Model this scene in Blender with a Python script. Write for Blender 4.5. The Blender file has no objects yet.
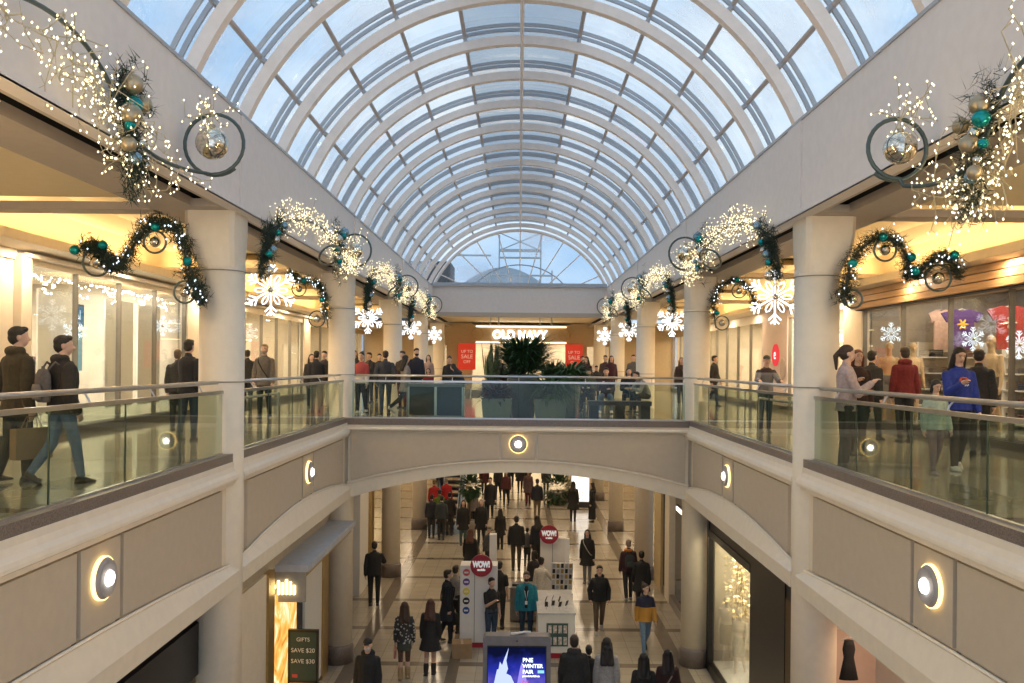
import bpy, math, random
from mathutils import Vector, Matrix, noise
random.seed(7)
PI = math.pi
scene = bpy.context.scene
C = scene.collection
F = 850.0
EYE = 1.38
LOW = -5.5
ROLL = 0.0096

def unroll(px, py):
    u, v = px - 519.0, py - 364.0
    c, s = math.cos(ROLL), math.sin(ROLL)
    return u*c + v*s, v*c - u*s
def at(px, py, Y):
    u, v = unroll(px, py)
    return Vector((u*Y/F, Y, EYE - v*Y/F))
def onfloor(px, py, zf):
    u, v = unroll(px, py)
    Y = F*(EYE - zf)/v
    return Vector((u*Y/F, Y, zf))
def byhead(px, py, h, zf):
    u, v = unroll(px, py)
    Y = F*(EYE - zf - h)/v
    return Vector((u*Y/F, Y, zf))

# ------------------------------------------------------------ materials
_mats = {}
def _set(b, k, v):
    if k in b.inputs: b.inputs[k].default_value = v
def mat(name, col, rough=0.6, metal=0.0, var=0.08, scale=8.0, bump=0.0, bscale=40.0, spec=None, emit=None, es=0.0, coat=0.0):
    if name in _mats: return _mats[name]
    m = bpy.data.materials.new(name); m.use_nodes = True
    nt = m.node_tree; b = nt.nodes['Principled BSDF']
    _set(b, 'Roughness', rough); _set(b, 'Metallic', metal)
    if spec is not None: _set(b, 'Specular IOR Level', spec)
    if coat: _set(b, 'Coat Weight', coat)
    tc = nt.nodes.new('ShaderNodeTexCoord')
    if var > 0:
        n = nt.nodes.new('ShaderNodeTexNoise'); n.inputs['Scale'].default_value = scale; n.inputs['Detail'].default_value = 4
        nt.links.new(tc.outputs['Object'], n.inputs['Vector'])
        r = nt.nodes.new('ShaderNodeValToRGB')
        r.color_ramp.elements[0].position = .3; r.color_ramp.elements[1].position = .7
        r.color_ramp.elements[0].color = tuple(c*(1-var) for c in col) + (1,)
        r.color_ramp.elements[1].color = tuple(min(1, c*(1+var)) for c in col) + (1,)
        nt.links.new(n.outputs['Fac'], r.inputs['Fac']); nt.links.new(r.outputs['Color'], b.inputs['Base Color'])
    else:
        b.inputs['Base Color'].default_value = tuple(col) + (1,)
    if bump > 0:
        n2 = nt.nodes.new('ShaderNodeTexNoise'); n2.inputs['Scale'].default_value = bscale
        nt.links.new(tc.outputs['Object'], n2.inputs['Vector'])
        bp = nt.nodes.new('ShaderNodeBump'); bp.inputs['Strength'].default_value = bump
        nt.links.new(n2.outputs['Fac'], bp.inputs['Height']); nt.links.new(bp.outputs['Normal'], b.inputs['Normal'])
    if emit is not None:
        b.inputs['Emission Color'].default_value = tuple(emit) + (1,)
        b.inputs['Emission Strength'].default_value = es
    _mats[name] = m
    return m

def glassmat(name, tint, refl=0.06, dirt=0.0, dirtcol=(.8,.8,.8), rough=0.02):
    if name in _mats: return _mats[name]
    m = bpy.data.materials.new(name); m.use_nodes = True
    nt = m.node_tree; nt.nodes.clear(); N = nt.nodes.new; L = nt.links.new
    out = N('ShaderNodeOutputMaterial'); tr = N('ShaderNodeBsdfTransparent'); tr.inputs['Color'].default_value = tuple(tint)+(1,)
    gl = N('ShaderNodeBsdfGlossy'); gl.inputs['Roughness'].default_value = rough; gl.inputs['Color'].default_value = (1,1,1,1)
    fr = N('ShaderNodeLayerWeight'); fr.inputs['Blend'].default_value = .5; pw = N('ShaderNodeMath'); pw.operation = 'POWER'; pw.inputs[1].default_value = 4.0; L(fr.outputs['Facing'], pw.inputs[0])
    mp = N('ShaderNodeMath'); mp.operation = 'MULTIPLY_ADD'; mp.inputs[1].default_value = .55; mp.inputs[2].default_value = refl
    L(pw.outputs[0], mp.inputs[0])
    mx = N('ShaderNodeMixShader'); L(mp.outputs[0], mx.inputs[0]); L(tr.outputs[0], mx.inputs[1]); L(gl.outputs[0], mx.inputs[2])
    last = mx
    if dirt > 0:
        tc = N('ShaderNodeTexCoord'); n = N('ShaderNodeTexNoise'); n.inputs['Scale'].default_value = .6; n.inputs['Detail'].default_value = 7
        L(tc.outputs['Object'], n.inputs['Vector'])
        r = N('ShaderNodeValToRGB'); r.color_ramp.elements[0].position = .45; r.color_ramp.elements[1].position = .66
        r.color_ramp.elements[0].color = (.03,.03,.03,1); r.color_ramp.elements[1].color = (dirt,dirt,dirt,1)
        L(n.outputs['Fac'], r.inputs['Fac'])
        d = N('ShaderNodeBsdfDiffuse'); d.inputs['Color'].default_value = tuple(dirtcol)+(1,)
        t = N('ShaderNodeBsdfTranslucent'); t.inputs['Color'].default_value = tuple(dirtcol)+(1,)
        m2 = N('ShaderNodeMixShader'); m2.inputs[0].default_value = .5; L(d.outputs[0], m2.inputs[1]); L(t.outputs[0], m2.inputs[2])
        m3 = N('ShaderNodeMixShader'); L(r.outputs['Color'], m3.inputs[0]); L(mx.outputs[0], m3.inputs[1]); L(m2.outputs[0], m3.inputs[2])
        last = m3
    L(last.outputs[0], out.inputs['Surface'])
    _mats[name] = m
    return m

def emis(name, col, s):
    if name in _mats: return _mats[name]
    m = bpy.data.materials.new(name); m.use_nodes = True
    nt = m.node_tree; nt.nodes.clear()
    out = nt.nodes.new('ShaderNodeOutputMaterial'); e = nt.nodes.new('ShaderNodeEmission')
    e.inputs['Color'].default_value = tuple(col)+(1,); e.inputs['Strength'].default_value = s
    nt.links.new(e.outputs[0], out.inputs['Surface'])
    _mats[name] = m
    return m

def twotone(name, top, bottom, z, rough=.8, noisy=None):
    """cloth whose lower part has another colour (object space height z); noisy = knitted pattern band"""
    m = bpy.data.materials.new(name); m.use_nodes = True
    nt = m.node_tree; b = nt.nodes['Principled BSDF']; N = nt.nodes.new; L = nt.links.new
    _set(b, 'Roughness', rough)
    tc = N('ShaderNodeTexCoord'); sp = N('ShaderNodeSeparateXYZ'); L(tc.outputs['Object'], sp.inputs[0])
    g = N('ShaderNodeMath'); g.operation = 'GREATER_THAN'; g.inputs[1].default_value = z; L(sp.outputs['Z'], g.inputs[0])
    mx = N('ShaderNodeMix'); mx.data_type = 'RGBA'; L(g.outputs[0], mx.inputs[0])
    mx.inputs[6].default_value = tuple(bottom)+(1,); mx.inputs[7].default_value = tuple(top)+(1,)
    res = mx.outputs[2]
    if noisy:
        v = N('ShaderNodeTexVoronoi'); v.inputs['Scale'].default_value = noisy[0]; L(tc.outputs['Object'], v.inputs['Vector'])
        lt = N('ShaderNodeMath'); lt.operation = 'LESS_THAN'; lt.inputs[1].default_value = noisy[1]; L(v.outputs['Distance'], lt.inputs[0])
        m2 = N('ShaderNodeMix'); m2.data_type = 'RGBA'; L(lt.outputs[0], m2.inputs[0]); L(res, m2.inputs[6]); m2.inputs[7].default_value = tuple(noisy[2])+(1,)
        res = m2.outputs[2]
    L(res, b.inputs['Base Color'])
    return m

def tilefloor(name, c1, c2, band, px, py0, pitch, rough, lines, metal=0.0):
    m = bpy.data.materials.new(name); m.use_nodes = True
    nt = m.node_tree; b = nt.nodes['Principled BSDF']; N = nt.nodes.new; L = nt.links.new
    tc = N('ShaderNodeTexCoord'); sp = N('ShaderNodeSeparateXYZ'); L(tc.outputs['Object'], sp.inputs[0])
    def math_(op, a, bb=None, c=None):
        n = N('ShaderNodeMath'); n.operation = op
        for i, x in enumerate((a, bb, c)):
            if x is None: continue
            if isinstance(x, (int, float)): n.inputs[i].default_value = x
            else: L(x, n.inputs[i])
        return n.outputs[0]
    # stone variation per tile
    br = N('ShaderNodeTexBrick'); br.offset = 0.0; br.inputs['Scale'].default_value = 1.0
    br.inputs['Brick Width'].default_value = .45; br.inputs['Row Height'].default_value = .45
    br.inputs['Mortar Size'].default_value = .006; br.inputs['Mortar Smooth'].default_value = .2
    br.inputs['Color1'].default_value = tuple(c1)+(1,); br.inputs['Color2'].default_value = tuple(c2)+(1,)
    br.inputs['Mortar'].default_value = tuple(x*.55 for x in c1)+(1,)
    L(tc.outputs['Object'], br.inputs['Vector'])
    no = N('ShaderNodeTexNoise'); no.inputs['Scale'].default_value = 3.5; no.inputs['Detail'].default_value = 5; L(tc.outputs['Object'], no.inputs['Vector'])
    ov = N('ShaderNodeMix'); ov.data_type = 'RGBA'; ov.blend_type = 'MULTIPLY'; ov.inputs[0].default_value = .35
    L(br.outputs['Color'], ov.inputs[6]); L(no.outputs['Color'], ov.inputs[7])
    ov2 = N('ShaderNodeMix'); ov2.data_type = 'RGBA'; ov2.blend_type = 'MIX'; ov2.inputs[7].default_value = tuple(band)+(1,)
    L(br.outputs['Color'], ov2.inputs[6])
    # transverse bands
    t = math_('ADD', sp.outputs['Y'], -py0 + 0.13 + 1000*pitch)
    t = math_('MODULO', t, pitch)
    mask = math_('LESS_THAN', t, .26)
    ax = math_('ABSOLUTE', sp.outputs['X'])
    for (x0, x1) in lines:
        g = math_('MULTIPLY', math_('GREATER_THAN', ax, x0), math_('LESS_THAN', ax, x1))
        mask = math_('MAXIMUM', mask, g)
    fac = math_('MULTIPLY', mask, .85)
    L(fac, ov2.inputs[0])
    mul = N('ShaderNodeMix'); mul.data_type = 'RGBA'; mul.blend_type = 'MULTIPLY'; mul.inputs[0].default_value = .25
    L(ov2.outputs[2], mul.inputs[6]); L(no.outputs['Fac'], mul.inputs[7])
    L(mul.outputs[2], b.inputs['Base Color'])
    b.inputs['Roughness'].default_value = rough; _set(b, 'Specular IOR Level', .6)
    return m

def slatmat(name, c1, c2, pitch, gap):
    m = bpy.data.materials.new(name); m.use_nodes = True
    nt = m.node_tree; b = nt.nodes['Principled BSDF']; N = nt.nodes.new; L = nt.links.new
    tc = N('ShaderNodeTexCoord'); mp = N('ShaderNodeMapping'); mp.inputs['Scale'].default_value = (1, .6, 14)
    L(tc.outputs['Object'], mp.inputs[0]); no = N('ShaderNodeTexNoise'); no.inputs['Scale'].default_value = 3; L(mp.outputs[0], no.inputs['Vector'])
    r = N('ShaderNodeValToRGB'); r.color_ramp.elements[0].position = .35; r.color_ramp.elements[1].position = .65
    r.color_ramp.elements[0].color = tuple(c1)+(1,); r.color_ramp.elements[1].color = tuple(c2)+(1,)
    L(no.outputs['Fac'], r.inputs['Fac']); L(r.outputs[0], b.inputs['Base Color']); b.inputs['Roughness'].default_value = .45
    return m

# ------------------------------------------------------------ mesh builder
class MB:
    def __init__(s): s.v = []; s.f = []; s.m = []
    def add(s, vs, fs, mi=0):
        o = len(s.v); s.v += [tuple(x) for x in vs]
        for f in fs: s.f.append(tuple(i+o for i in f)); s.m.append(mi)
        return s
    def box(s, x0, x1, y0, y1, z0, z1, mi=0):
        if x0 > x1: x0, x1 = x1, x0
        if y0 > y1: y0, y1 = y1, y0
        if z0 > z1: z0, z1 = z1, z0
        return s.add([(x0,y0,z0),(x1,y0,z0),(x1,y1,z0),(x0,y1,z0),(x0,y0,z1),(x1,y0,z1),(x1,y1,z1),(x0,y1,z1)],
              [(0,3,2,1),(4,5,6,7),(0,1,5,4),(1,2,6,5),(2,3,7,6),(3,0,4,7)], mi)
    def obox(s, c, dx, dy, dz, sx, sy, sz, mi=0):
        """box of half sizes sx,sy,sz along the axes dx,dy,dz"""
        c = Vector(c); vs = []
        for k in (-1,1):
            for (a, b) in ((-1,-1),(1,-1),(1,1),(-1,1)):
                vs.append(c + dx*a*sx + dy*b*sy + dz*k*sz)
        return s.add(vs, [(0,3,2,1),(4,5,6,7),(0,1,5,4),(1,2,6,5),(2,3,7,6),(3,0,4,7)], mi)
    def tube(s, pts, r, n=8, closed=False, mi=0, cap=True):
        pts = [Vector(p) for p in pts]; m = len(pts)
        rs = r if isinstance(r, (list, tuple)) else [r]*m
        vs = []; up = None
        for i, p in enumerate(pts):
            if closed: d = pts[(i+1) % m] - pts[i-1]
            else: d = pts[min(i+1, m-1)] - pts[max(i-1, 0)]
            if d.length < 1e-9: d = Vector((0,0,1))
            d.normalize()
            if up is None:
                up = Vector((0,0,1)) if abs(d.z) < .9 else Vector((1,0,0))
            a = d.cross(up)
            if a.length < 1e-6: a = d.orthogonal()
            a.normalize(); b = a.cross(d).normalized(); up = b
            for k in range(n):
                t = 2*PI*k/n
                vs.append(p + a*math.cos(t)*rs[i] + b*math.sin(t)*rs[i])
        fs = []
        for i in range(m if closed else m-1):
            j = (i+1) % m
            for k in range(n):
                l = (k+1) % n
                fs.append((i*n+k, i*n+l, j*n+l, j*n+k))
        if not closed and cap:
            fs.append(tuple(range(n-1, -1, -1))); fs.append(tuple((m-1)*n+k for k in range(n)))
        return s.add(vs, fs, mi)
    def rings(s, rings, mi=0, cap=True):
        """loft through rings of equal vertex number"""
        n = len(rings[0]); vs = [p for r in rings for p in r]; fs = []
        for i in range(len(rings)-1):
            for k in range(n):
                l = (k+1) % n
                fs.append((i*n+k, i*n+l, (i+1)*n+l, (i+1)*n+k))
        if cap:
            fs.append(tuple(range(n-1, -1, -1))); fs.append(tuple((len(rings)-1)*n+k for k in range(n)))
        return s.add(vs, fs, mi)
    def lathe(s, prof, c=(0,0,0), n=24, mi=0, sx=1, sy=1):
        rr = [[(c[0]+r*sx*math.cos(2*PI*k/n), c[1]+r*sy*math.sin(2*PI*k/n), c[2]+z) for k in range(n)] for r, z in prof]
        return s.rings(rr, mi)
    def ell(s, c, rx, ry, rz, n=12, m=8, mi=0, M=None):
        c = Vector(c); rr = []
        for i in range(m+1):
            t = -PI/2 + PI*i/m; t = max(-PI/2+.06, min(PI/2-.06, t))
            ring = []
            for k in range(n):
                a = 2*PI*k/n
                p = Vector((rx*math.cos(t)*math.cos(a), ry*math.cos(t)*math.sin(a), rz*math.sin(t)))
                if M: p = M @ p
                ring.append(c+p)
            rr.append(ring)
        return s.rings(rr, mi)
    def cap(s, a, b, ra, rb, n=10, mi=0):
        """tapered capsule, closed"""
        a = Vector(a); b = Vector(b); d = (b-a); L = d.length
        if L < 1e-6: return s.ell(a, ra, ra, ra, n, 6, mi)
        d.normalize(); u = d.orthogonal().normalized(); w = d.cross(u)
        rr = []
        for t in (-80, -50, -20):
            t = math.radians(t); rr.append((a + d*ra*math.sin(t), ra*math.cos(t)))
        rr.append((a, ra)); rr.append((b, rb))
        for t in (20, 50, 80):
            t = math.radians(t); rr.append((b + d*rb*math.sin(t), rb*math.cos(t)))
        return s.rings([[p + u*r*math.cos(2*PI*k/n) + w*r*math.sin(2*PI*k/n) for k in range(n)] for p, r in rr], mi)
    def prism(s, poly, axis, a, b, mi=0):
        """extrude a 2D polygon along axis ('x': poly=(y,z); 'y': poly=(x,z); 'z': poly=(x,y)) from a to b"""
        def p3(q, t):
            return {'x': (t, q[0], q[1]), 'y': (q[0], t, q[1]), 'z': (q[0], q[1], t)}[axis]
        n = len(poly); vs = [p3(q, a) for q in poly] + [p3(q, b) for q in poly]
        fs = [tuple(range(n-1,-1,-1)), tuple(range(n, 2*n))] + [(i, (i+1) % n, (i+1) % n+n, i+n) for i in range(n)]
        return s.add(vs, fs, mi)
    def quad(s, a, b, c, d, mi=0): return s.add([a,b,c,d], [(0,1,2,3)], mi)
    def mesh(s, name):
        me = bpy.data.meshes.new(name); me.from_pydata(s.v, [], s.f); me.update(); return me
    def build(s, name, mats, parent=None, smooth=False, loc=None, rz=None):
        me = s.mesh(name)
        if not isinstance(mats, (list, tuple)): mats = [mats]
        for m in mats: me.materials.append(m)
        if len(mats) > 1: me.polygons.foreach_set('material_index', s.m)
        if smooth: me.polygons.foreach_set('use_smooth', [True]*len(me.polygons))
        o = bpy.data.objects.new(name, me); C.objects.link(o)
        if parent is not None: o.parent = parent
        if loc is not None: o.location = loc
        if rz is not None: o.rotation_euler = (0,0,rz)
        return o

def fixn(o):
    """consistent outward normals"""
    import bmesh
    bm = bmesh.new(); bm.from_mesh(o.data); bmesh.ops.recalc_face_normals(bm, faces=bm.faces); bm.to_mesh(o.data); bm.free()
    return o
def tag(o, label, cat, group=None):
    o['label'] = label; o['category'] = cat
    if group: o['group'] = group
    return o
def struct(o, label=None, cat=None):
    o['kind'] = 'structure'
    if label: o['label'] = label
    if cat: o['category'] = cat
    return o
def empty(name, loc=(0,0,0), rz=0):
    o = bpy.data.objects.new(name, None); C.objects.link(o); o.location = loc; o.rotation_euler = (0,0,rz)
    o.empty_display_size = .1
    return o
def thing(name, label, cat, loc=(0,0,0), rz=0, group=None):
    return tag(empty(name, loc, rz), label, cat, group)
def copy_tree(o, parent=None):
    c = o.copy(); C.objects.link(c)
    if parent is not None: c.parent = parent
    for ch in o.children: copy_tree(ch, c)
    return c
def textobj(name, body, size, material, parent=None, loc=(0,0,0), rot=(PI/2,0,0), extrude=.01, align='CENTER', bold=0.0, width=None):
    cu = bpy.data.curves.new(name, 'FONT'); cu.body = body; cu.size = size; cu.extrude = extrude; cu.align_x = align; cu.align_y = 'CENTER'; cu.offset = bold
    t = bpy.data.objects.new(name, cu); C.objects.link(t)
    dg = bpy.context.evaluated_depsgraph_get()
    me = bpy.data.meshes.new_from_object(t.evaluated_get(dg)); bpy.data.objects.remove(t); bpy.data.curves.remove(cu)
    me.materials.clear(); me.materials.append(material)
    o = bpy.data.objects.new(name, me); C.objects.link(o)
    if parent is not None: o.parent = parent
    o.location = loc; o.rotation_euler = rot
    if width:
        w = max(v.co.x for v in me.vertices) - min(v.co.x for v in me.vertices)
        if w > 0: o.scale = (width/w, 1, 1)
    return o
# ------------------------------------------------------------ figures (built first, while the scene is light)
SKIN = {'mannequin': (.56,.38,.21), 'mannequin_white': (.75,.66,.54), 'light': (.62,.40,.30), 'tan': (.48,.30,.21), 'brown': (.25,.14,.09), 'pale': (.70,.50,.42)}
def cloth(col, rough=.85):
    return mat('cloth_%02d_%02d_%02d' % tuple(int(c*99) for c in col), col, rough, var=.18, scale=25, bump=.35, bscale=60)
CROWD = []; FIXED = set()
PENDING = []   # (object, voxel)
def pend(mb, name, m, parent, vox, smooth=2):
    o = mb.build(name, m, parent)
    md = o.modifiers.new('r', 'REMESH'); md.mode = 'VOXEL'; md.voxel_size = vox; md.use_smooth_shade = True
    if smooth:
        sm = o.modifiers.new('s', 'SMOOTH'); sm.factor = .5; sm.iterations = smooth
    PENDING.append(o)
    return o
def bake_pending():
    dg = bpy.context.evaluated_depsgraph_get()
    res = []
    for o in PENDING:
        ev = o.evaluated_get(dg)
        res.append(bpy.data.meshes.new_from_object(ev))
    for o, me in zip(PENDING, res):
        old = o.data; o.modifiers.clear()
        nm = old.name; o.data = me
        bpy.data.meshes.remove(old); me.name = nm
        me.polygons.foreach_set('use_smooth', [True]*len(me.polygons))
    PENDING.clear()

def ringz(cx, cy, z, rx, ry, n=14, R=None):
    out = []
    for k in range(n):
        a = 2*PI*k/n
        p = Vector((cx+rx*math.cos(a), cy+ry*math.sin(a), z))
        out.append(p)
    return out

def person(label, loc, face, h=1.7, top='jacket', tcol=(.03,.03,.035), bot='pants', bcol=(.03,.03,.04), hair='short', hcol=(.02,.015,.01),
           skin='light', shoe=(.03,.03,.03), arms=('down','down'), stride=0.0, sit=False, lean=0.0, headturn=0.0, headtilt=0.0, female=False, vox=.022,
           hood=False, tmat=None, hem=None, strap=None, shirt=None, beard=None, mask=None, facepts=False, scarf=None, skirtlen=None, legcol=None, boots=None, group=None, wide=1.0, bagonback=None, lanyard=False, emblem=False, cat='person'):
    """figure facing local +Y; face = heading in degrees measured like rotation about Z (0 looks away from the camera)"""
    H = h; mskin = mat('skin_'+skin, SKIN[skin], .5, var=.05)
    W = (.93 if female else 1.0)*wide
    pz = .52*H
    if sit: pz = .30*H if h > 1.3 else .3*H
    # leg joints
    legs = []
    L1, L2 = .235*H, .235*H
    for sd in (-1, 1):
        hip = Vector((sd*.05*H*W, 0, pz-.01*H))
        if sit:
            spread = .04*H*sd
            knee = hip + Vector((spread, L1*.98, -.0*H)); knee.z = max(.265*H, .46 if h > 1.3 else .26*H) + .02
            hip.z = knee.z+.01
            ank = Vector((knee.x + .01*sd, knee.y + (.02 if sd > 0 else -.03)*H, .055*H))
            pz = hip.z + .005*H
        else:
            s = stride*sd
            a1 = math.radians(26*s if s > 0 else 18*s)
            kb = math.radians(6 + (0 if s >= 0 else -s*34))
            knee = hip + Vector((0, math.sin(a1)*L1, -math.cos(a1)*L1))
            a2 = a1 - kb
            ank = knee + Vector((0, math.sin(a2)*L2, -math.cos(a2)*L2))
        legs.append([hip, knee, ank])
    if not sit:
        low = min(l[2].z for l in legs); dz = .042*H - low
        for l in legs:
            for j in l: j.z += dz
        pz += dz
    # torso frame
    def T(x, y, zz):  # zz = height above pelvis, bends by lean
        a = lean * min(1, max(0, zz/(.25*H)))
        return Vector((x, y*math.cos(a) + zz*math.sin(a), pz + zz*math.cos(a) - y*math.sin(a)))
    k = H
    def tring(zz, rx, ry, cy=0.0, n=14):
        return [T(rx*math.cos(2*PI*i/n), cy+ry*math.sin(2*PI*i/n), zz) for i in range(n)]
    b = MB()
    b.rings([tring(z*k, rx*k*W, ry*k, cy*k) for z, rx, ry, cy in
             [(-.03,.06,.05,0),(0,.086,.062,0),(.04,.085,.064,0),(.10,.072,.054,.002),(.17,.082,.06,.004),(.24,.094,.060,0),(.272,.080,.050,-.004),(.295,.045,.036,-.006),(.325,.028,.028,-.004)]])
    neck0 = T(0, -.004*k, .30*k); headc = T(0, .012*k, .415*k)
    hr = Matrix.Rotation(headturn, 3, 'Z') @ Matrix.Rotation(-headtilt, 3, 'X')
    def Hd(x, y, z): return headc + hr @ Vector((x*k, y*k, z*k))
    b.cap(neck0, headc + Vector((0,-.008*k,-.03*k)), .034*k, .031*k)
    b.ell(Hd(0,-.008,.012), .044*k, .056*k, .052*k, 14, 10, M=hr)
    b.ell(Hd(0,.012,-.022), .034*k, .038*k, .042*k, 12, 8, M=hr)
    b.cap(Hd(0,.05,-.004), Hd(0,.057,-.014), .006*k, .009*k, 6)
    for sd in (-1,1):
        b.ell(Hd(sd*.044,-.006,-.006), .007*k, .013*k, .018*k, 6, 5, M=hr)
    # arms
    sleeves = []; hands = []
    for i, sd in enumerate((-1, 1)):
        sh = T(sd*.094*k*W, -.004*k, .258*k)
        kind = arms[i]
        sw = -stride*sd*.35 if not sit else 0
        fl, ab, el, inw = {'down': (sw, .14, .18+abs(sw)*.5, .0), 'phone': (.45, .10, 1.75, .45), 'pocket': (-.25, .30, .75, .35),
                     'carry': (.02, .16, .05, 0), 'fold': (.35, .15, 1.35, 1.0), 'rail': (.75, .25, .75, .1), 'out': (.5, .5, .5, .1), 'lap': (.35, .15, 1.2, .5),
                     'up': (.9, .2, 1.9, .4), 'drink': (.5, .12, 1.9, .3)}[kind]
        fl += lean*.5
        up = Vector((math.sin(ab)*sd, math.sin(fl)*math.cos(ab), -math.cos(fl)*math.cos(ab)))
        e = sh + up*.165*k
        f2 = fl + el
        fd = Vector((-sd*math.sin(inw)*max(.3, math.sin(min(f2, PI/2))) + math.sin(ab)*sd*.4, math.sin(f2), -math.cos(f2))).normalized()
        w = e + fd*.145*k
        b.cap(sh, e, .030*k, .024*k); b.cap(e, w, .024*k, .0165*k)
        # hand
        side = Vector((0,0,1)).cross(fd)
        if side.length < .2: side = Vector((0, 1, 0))
        side.normalize()   # along knuckles
        if abs(fd.z) > .8: side = Vector((0,1,0)) - fd*fd.y; side.normalize()
        nrm = fd.cross(side)*sd
        nrm.normalize()
        inn = Vector((-sd, 0, 0)); 
        if nrm.dot(inn) < 0: nrm = -nrm
        pc = w + fd*.028*k
        b.cap(w, pc, .016*k, .018*k, 8)
        for q in range(4):
            o = side*(q-1.5)*.0105*k
            ln = (.020, .024, .0225, .018)[q]*k
            a0 = w + fd*.030*k + o*.9; a1_ = w + fd*.050*k + o
            a2_ = a1_ + (fd*.85 + nrm*.35).normalized()*ln*.9
            a3_ = a2_ + (fd*.5 + nrm*.8).normalized()*ln*.7
            r = .0053*k
            b.cap(a0, a1_, .0075*k, .006*k, 6); b.cap(a1_, a2_, .006*k, r, 6); b.cap(a2_, a3_, r, .0045*k, 6)
        th = w + fd*.012*k + side*.012*k*1
        t1 = th + (fd*.6+side*.8+nrm*.3).normalized()*.024*k; t2 = t1 + (fd*.9+side*.2+nrm*.4).normalized()*.018*k
        b.cap(th, t1, .008*k, .0065*k, 6); b.cap(t1, t2, .0065*k, .005*k, 6)
        sleeves.append((sh, e, w)); hands.append(w + fd*.05*k)
    for hip, kn, an in legs:
        b.cap(hip, kn, .048*k, .031*k); b.cap(kn, kn.lerp(an, .35), .031*k, .031*k); b.cap(kn.lerp(an, .35), an, .031*k, .019*k)
        b.cap(an + Vector((0,-.01*k,-.018*k)), an + Vector((0,.05*k,-.028*k)), .014*k, .008*k)
    bv = min(vox, .0062*k) if vox < .013 else vox*.75
    bod = pend(b, 'person', mskin, None, bv, 2 if vox < .013 else 1)
    bod.location = loc; bod.rotation_euler = (0,0,math.radians(face))
    tag(bod, label, cat, group)
    # ---- top
    if top is None:
        bod.name = 'mannequin'; bod.data.name = 'mannequin'
    tm = tmat or cloth(tcol)
    t = MB(); infl = {'tee': .006, 'sweater': .013, 'jacket': .018, 'coat': .018, 'puffer': .026, None: 0}[top]*k
    hemz = hem if hem is not None else {'tee': -.02, 'sweater': -.03, 'jacket': -.045, 'coat': -.17, 'puffer': -.04, None: 0}[top]
    prof = [(.0,.088,.066,0),(.05,.084,.064,0),(.11,.080,.060,.002),(.17,.086,.064,.004),(.235,.094,.063,0),(.268,.088,.054,-.004),(.292,.062,.044,-.005),(.312,.044,.038,-.005)]
    rr = [tring(z*k, rx*k*W+infl, ry*k+infl, cy*k) for z, rx, ry, cy in prof]
    if sit: hemz = max(hemz, -.03)
    flare = .012 if top in ('coat',) else .0
    rr = [tring(hemz*k, .088*k*W+infl+abs(hemz)*.22*k+flare*k, .066*k+infl+abs(hemz)*.22*k)] + rr
    t.rings(rr)
    t.cap(T(0,-.006*k,.30*k), T(0,-.004*k,.335*k), .04*k+infl*.2, .034*k)
    if hood:
        t.ell(T(0,-.045*k,.325*k), .06*k, .032*k, .034*k); t.cap(T(-.045*k,-.01*k,.325*k), T(.045*k,-.01*k,.325*k), .03*k, .03*k)
    for (sh, e, w) in sleeves:
        r0 = .028*k+infl*.7
        if top == 'tee':
            t.cap(sh, sh.lerp(e, .75), r0, .028*k+infl)
        else:
            t.cap(sh, e, r0, .026*k+infl*.85); t.cap(e, e.lerp(w, .93), .026*k+infl*.85, .018*k+infl*.75)
    nm = {'tee': 'shirt', 'sweater': 'sweater', 'jacket': 'jacket', 'coat': 'coat', 'puffer': 'padded_jacket', None: ''}[top]
    if top: pend(t, nm, tm, bod, max(vox*.8, .0095))
    # ---- bottom
    lm = cloth(bcol)
    p = MB()
    if bot in ('pants', 'jeans'):
        p.rings([tring(z*k, rx*k*W, ry*k, 0) for z, rx, ry in [(-.045,.078,.062),(0,.096,.072),(.05,.092,.070),(.07,.084,.064)]])
        for hip, kn, an in legs:
            w_ = 1.0 if bot == 'pants' else .94
            p.cap(hip, kn, .056*k*w_, .040*k*w_); p.cap(kn, an + (kn-an)*.04, .040*k*w_, .030*k*w_)
        pend(p, 'trousers', lm, bod, vox*.85)
    elif bot in ('skirt', 'dress'):
        ln = (skirtlen or .24)
        p.rings([tring(z*k, rx*k*W, ry*k, 0) for z, rx, ry in [(-ln,.105+.03*(ln>.3),.10+abs(stride)*.03),(-ln*.5,.103,.088),(0,.098,.075),(.06,.086,.066)]])
        pend(p, 'skirt' if bot == 'skirt' else 'dress', lm, bod, vox*.85)
        if legcol is not None:
            q = MB()
            for hip, kn, an in legs:
                q.cap(hip, kn, .051*k, .034*k); q.cap(kn, an, .034*k, .022*k)
            pend(q, 'tights', cloth(legcol), bod, vox*.85)
    # ---- shoes
    sm_ = mat('shoe_%02d%02d%02d' % tuple(int(c*99) for c in shoe), shoe, .45, var=.1)
    if bot == 'shorts':
        for hip, kn, an in legs: p.cap(hip, hip.lerp(kn,.6), .058*k, .05*k)
        p.rings([tring(z*k, rx*k, ry*k, 0) for z, rx, ry in [(-.045,.078,.062),(0,.096,.072),(.06,.088,.068)]]); pend(p, 'shorts', lm, bod, vox)
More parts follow.
